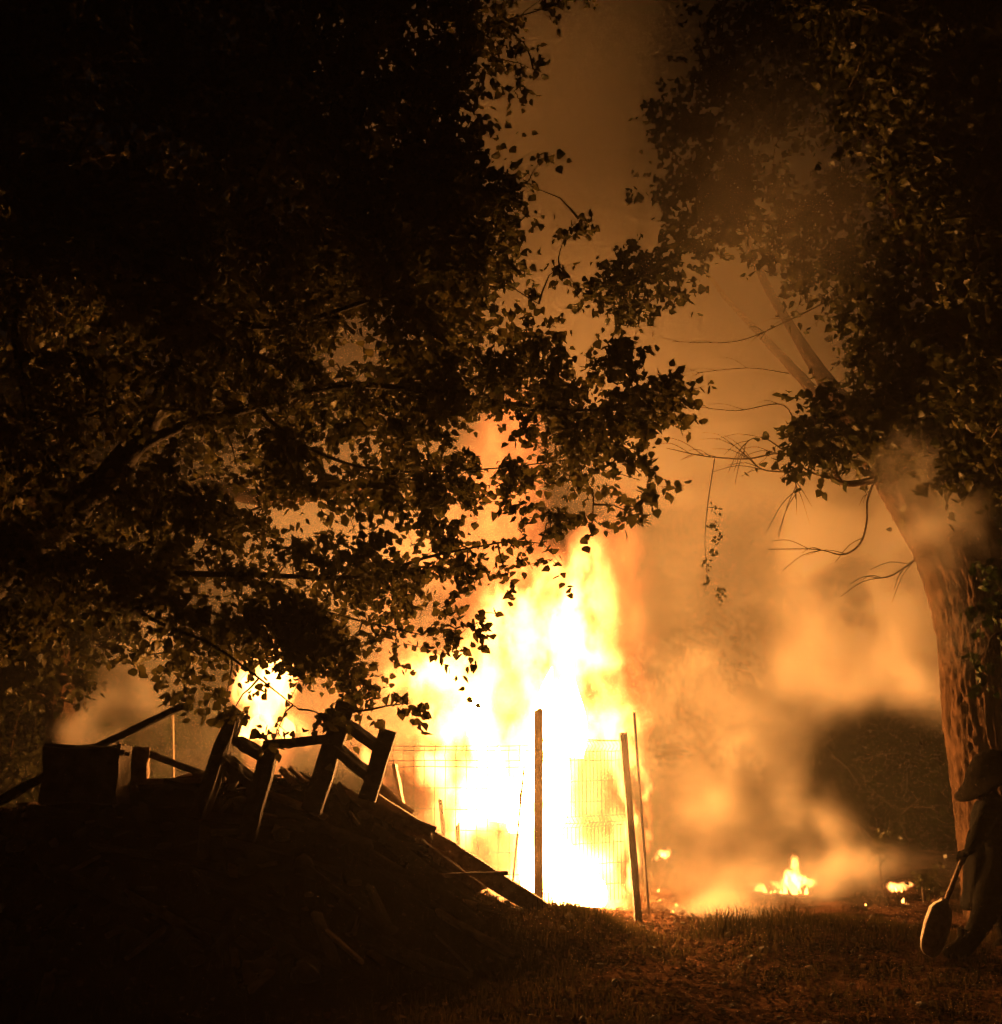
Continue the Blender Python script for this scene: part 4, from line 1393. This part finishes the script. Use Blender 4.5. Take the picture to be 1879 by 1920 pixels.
for i in range(120):
    x = r_.uniform(-4.3, .6); y = r_.uniform(6.5, 9.2)
    spots.append((x, y, 25, .12, r_.uniform(.04, .12)))
scatter_blades('grass', spots, M_GRASS, 'dry grass and weeds growing over the bank and along the path')

n = 7500
x = r_.uniform(-4.6, 5.2, n); x[:2200] = r_.normal(1.4, .35, 2200); y = 6.2 + (r_.random(n) ** 1.2) * 7.5
z = height(x, y) + r_.uniform(.002, .02, n)
P = np.stack([x, y, z], 1)
a = r_.uniform(0, 6.28, n)
A = np.stack([np.cos(a), np.sin(a), r_.normal(0, .35, n)], 1)
NN = np.stack([r_.normal(0, .5, n), r_.normal(0, .5, n), np.ones(n)], 1)
o = leaf_mesh('leaf_litter', P, A, NN, r_.uniform(.02, .065, n), M_LITTER, None, LEAF4, LEAF4_F)
tag(o, 'dry fallen leaves scattered over path, bank and heap', None, None, 'stuff')

mb = MB()
for i in range(350):
    x = r_.uniform(-.3, 4.8); y = r_.uniform(6.5, 11.3)
    r = float(abs(r_.normal(0, .014)) + .007)
    stone(mb, (x, y, gz(x, y) + r * .3), r, rr)
tag(mb.build('gravel', M_DARKBLOCK), 'small stones and clods strewn over the path', None, None, 'stuff')

# ------------------------------------------------------------------ person with hat and spade
PY = 9.0


def skin_body(name, joints, edges, mat, parent, sub=1):
    me = bpy.data.meshes.new(name)
    me.from_pydata([tuple(j[0]) for j in joints], edges, [])
    o = bpy.data.objects.new(name, me)
    link(o, parent)
    if parent is not None:
        o.matrix_parent_inverse = Matrix.Translation(parent.location).inverted()
    me.materials.append(mat)
    m = o.modifiers.new('skin', 'SKIN')
    m.use_smooth_shade = True
    for i, j in enumerate(joints):
        rr_ = j[1]
        me.skin_vertices[0].data[i].radius = rr_ if isinstance(rr_, tuple) else (rr_, rr_)
    me.skin_vertices[0].data[0].use_root = True
    s = o.modifiers.new('sub', 'SUBSURF'); s.levels = sub; s.render_levels = sub
    return o


feet = at(1835, 1800, PY)
person = empty('person', (feet.x + .15, PY, 0), 'person in near black clothes and brimmed hat stooping at the right edge', 'person')
J = {}
def j(n, px, py, y, r): J[n] = (at(px, py, y), r)
j('pelvis', 1872, 1625, 9.00, (.24, .18)); j('belly', 1872, 1580, 9.0, (.25, .18)); j('chest', 1872, 1535, 9.0, (.25, .18)); j('neckbase', 1866, 1510, 9.0, .15)
j('neck', 1856, 1496, 9.0, .065); j('head', 1848, 1478, 9.0, .086); j('headtop', 1852, 1458, 9.0, .075)
j('sl', 1858, 1512, 8.76, .085); j('el', 1836, 1562, 8.70, .066); j('wl', 1814, 1602, 8.80, .044)
j('sr', 1866, 1508, 9.24, .085); j('er', 1850, 1560, 9.28, .062); j('wr', 1826, 1572, 9.10, .042)
j('hl', 1862, 1668, 8.88, .17); j('kl', 1844, 1722, 8.86, .095); j('al', 1810, 1780, 8.95, .060); j('tl', 1804, 1792, 8.92, .05)
j('hr', 1892, 1660, 9.12, .135); j('kr', 1880, 1722, 9.15, .095); j('ar', 1906, 1782, 9.2, .062); j('tr', 1882, 1804, 9.16, .045)
names = list(J)
ix = {n: i for i, n in enumerate(names)}
E = [('pelvis', 'belly'), ('belly', 'chest'), ('chest', 'neckbase'), ('neckbase', 'neck'), ('neck', 'head'), ('head', 'headtop'),
     ('chest', 'sl'), ('sl', 'el'), ('el', 'wl'), ('chest', 'sr'), ('sr', 'er'), ('er', 'wr'),
     ('pelvis', 'hl'), ('hl', 'kl'), ('kl', 'al'), ('al', 'tl'), ('pelvis', 'hr'), ('hr', 'kr'), ('kr', 'ar'), ('ar', 'tr')]
# hands: palm then five fingers curling round the handle
joints = [J[n] for n in names]
edges = [(ix[a], ix[b_]) for a, b_ in E]
body = skin_body('body', joints, edges, M_CLOTH, person, 2)


def hand(wrist, grip, axis, parent):
    """palm and five curled fingers closing on a handle running along axis through grip"""
    ax = Vector(axis).normalized()
    to = (Vector(grip) - Vector(wrist)).normalized()
    side = ax.cross(to).normalized()
    R = .024
    jn = [(Vector(wrist), .026), (Vector(wrist).lerp(Vector(grip) + side * R * 1.2, .6), (.034, .02)), (Vector(grip) + side * R * 1.4, (.036, .018))]
    ed = [(0, 1), (1, 2)]
    for k in range(4):
        b0 = Vector(grip) + side * R * 1.4 + ax * (.03 - .021 * k)
        l = [.95, 1.05, 1.0, .82][k]
        q = len(jn)
        jn += [(b0 + to * .012, .0095), (Vector(grip) + ax * (.03 - .021 * k) + to * (R * 1.25) * l + side * R * .2, .0088),
               (Vector(grip) + ax * (.03 - .021 * k) - side * R * 1.15 * l + to * R * .5, .008), (Vector(grip) + ax * (.03 - .021 * k) - side * R * .7 * l - to * R * .8, .007)]
        ed += [(2, q), (q, q + 1), (q + 1, q + 2), (q + 2, q + 3)]
    q = len(jn)
    jn += [(Vector(grip) + side * R * .7 + ax * .05 - to * .01, .011), (Vector(grip) + ax * .058 - side * R * .6 + to * .01, .0095), (Vector(grip) + ax * .045 - side * R * 1.3 + to * .018, .008)]
    ed += [(1, q), (q, q + 1), (q + 1, q + 2)]
    skin_body('glove', jn, ed, M_CLOTH, parent, 1)


# coat with a flared hem, boots
mb = MB()
cvs, cfs = [], []
crs = [(1862, 1560, .19, .16), (1864, 1600, .215, .18), (1866, 1640, .235, .20), (1868, 1680, .255, .215), (1866, 1700, .27, .225), (1866, 1699, .25, .205), (1867, 1670, .23, .19)]
for (px, py, a_, b_) in crs:
    c_ = at(px, py, 9.0)
    for k in range(40):
        t_ = 2 * math.pi * k / 40
        f_ = 1 + (.05 * math.sin(5 * t_ + py * .02) + .03 * math.sin(9 * t_)) * min(1, (py - 1560) / 80)
        cvs.append(c_ + Vector((math.cos(t_) * a_ * f_, math.sin(t_) * b_ * f_, .02 * math.sin(3 * t_ + 1) * (py > 1660))))
for i in range(len(crs) - 1):
    for k in range(40):
        cfs.append((i * 40 + k, i * 40 + (k + 1) % 40, (i + 1) * 40 + (k + 1) % 40, (i + 1) * 40 + k))
mb.add(cvs, cfs)
mb.build('coat', M_CLOTH, person, True)
for an, tn in (((1810, 1778, 8.95), (1776, 1800, 8.90)), ((1906, 1784, 9.2), (1876, 1806, 9.14))):
    mb = MB(); a_, t_ = at(*an), at(*tn)
    a_.z = max(a_.z, gz(a_.x, a_.y) + .06); t_.z = gz(t_.x, t_.y) + .035
    mb.tube([a_ + Vector((.02, 0, .14)), a_ + Vector((.01, 0, .05)), a_.lerp(t_, .35), a_.lerp(t_, .75), t_, t_ + Vector((-.03, 0, -.008))], [.066, .064, .066, .056, .042, .016], 12)
    mb.build('boot', M_HAT, person, True)
ha, hb = at(1840, 1520, 8.95), at(1771, 1697, 8.84)
axis = (ha - hb)
g1 = hb + axis * .50; g2 = hb + axis * .70
hand(J['wl'][0], g1, axis, person)
hand(J['wr'][0], g2, axis, person)
# face: nose, brow, ears and mouth shapes on the head under the hat
hd = J['head'][0]
mb = MB()
mb.tube([hd + Vector((-.078, 0, .012)), hd + Vector((-.108, 0, -.018)), hd + Vector((-.094, 0, -.026))], [.008, .015, .01], 6)
mb.build('nose', M_SKIN, person, True)
for s in (-1, 1):
    mb = MB(); mb.tube([hd + Vector((.005, s * .082, .03)), hd + Vector((.012, s * .094, .0)), hd + Vector((.0, s * .084, -.03))], [.008, .014, .007], 6)
    mb.build('ear', M_SKIN, person, True)
mb = MB()
mb.tube([hd + Vector((-.062, 0, .05)), hd + Vector((-.075, 0, 0)), hd + Vector((-.066, 0, -.05)), hd + Vector((-.04, 0, -.085))], [.05, .055, .045, .025], 8)
mb.build('face', M_SKIN, person, True)
# hat: domed crown and a wide drooping brim, tipped forward to the left
hc = at(1862, 1446, 9.0)
tilt = Matrix.Translation(hc) @ Matrix.Rotation(math.radians(-26), 4, 'Y')
prof = [(.002, .165), (.08, .155), (.13, .12), (.165, .075), (.19, .035), (.225, .005), (.275, -.025), (.305, -.045), (.302, -.06), (.25, -.035), (.18, -.015), (.13, .02), (.09, .05)]
mb = MB()
n_ = 28
vs, fs = [], []
for (r, z) in prof:
    for k in range(n_):
        a_ = 2 * math.pi * k / n_
        st = 1.0 + (.22 * max(0, math.cos(a_ + math.pi))) if r > .15 else 1.0
        dz = (.012 * math.sin(3 * a_) - .02 * max(0, -math.cos(a_))) * (1 if r > .2 else 0)
        vs.append(tilt @ Vector((r * math.cos(a_) * st, r * math.sin(a_), z + dz)))
for i in range(len(prof) - 1):
    for k in range(n_):
        fs.append((i * n_ + k, i * n_ + (k + 1) % n_, (i + 1) * n_ + (k + 1) % n_, (i + 1) * n_ + k))
mb.add(vs, fs)
hat = mb.build('hat', M_HAT, person, True)

# spade held in both hands
spade = empty('spade', hb, 'long handled spade held low by the stooping person, its blade edge shining orange', 'spade')
mb = MB()
mb.tube([hb - axis * .06, hb + axis * .3, hb + axis * .6, ha], [.021, .018, .0175, .017], 8)
mb.build('handle', M_WOOD, spade, True)
mb = MB()
sa, sb = at(1771, 1685, 8.84), at(1741, 1792, 8.80)
dd = (sb - sa); Lb = dd.length; dd.normalize()
sd = Vector((1, .55, 0)).normalized(); sd = (sd - dd * sd.dot(dd)).normalized(); nn = dd.cross(sd)
rows = [(0, .018, .02), (.06, .03, .03), (.12, .07, .04), (.22, .105, .05), (.5, .12, .05), (.8, .115, .04), (.93, .095, .03), (1, .05, .015)]
vs, fs = [], []
K = 9
for (f, w_, dep) in rows:
    for side_ in (0, 1):
        for k in range(K):
            u = k / (K - 1) * 2 - 1
            vs.append(sa + dd * Lb * f + sd * w_ * u + nn * (dep * 1.5 * (1 if side_ else -1) * math.sqrt(max(0, 1 - u * u)) * -1))
for i in range(len(rows) - 1):
    for k in range(K - 1):
        p = i * 2 * K + k; q = p + 2 * K
        fs.append((p, p + 1, q + 1, q)); fs.append((p + K, q + K, q + K + 1, p + K + 1))
    p = i * 2 * K; q = p + 2 * K
    fs.append((p, q, q + K, p + K)); p += K - 1; q += K - 1
    fs.append((p, p + K, q + K, q))
p = 0
for k in range(K - 1):
    fs.append((k, k + K, k + K + 1, k + 1)); e = (len(rows) - 1) * 2 * K + k; fs.append((e, e + 1, e + K + 1, e + K))
mb.add(vs, fs)
mb.build('blade', M_SPADE, spade, True)
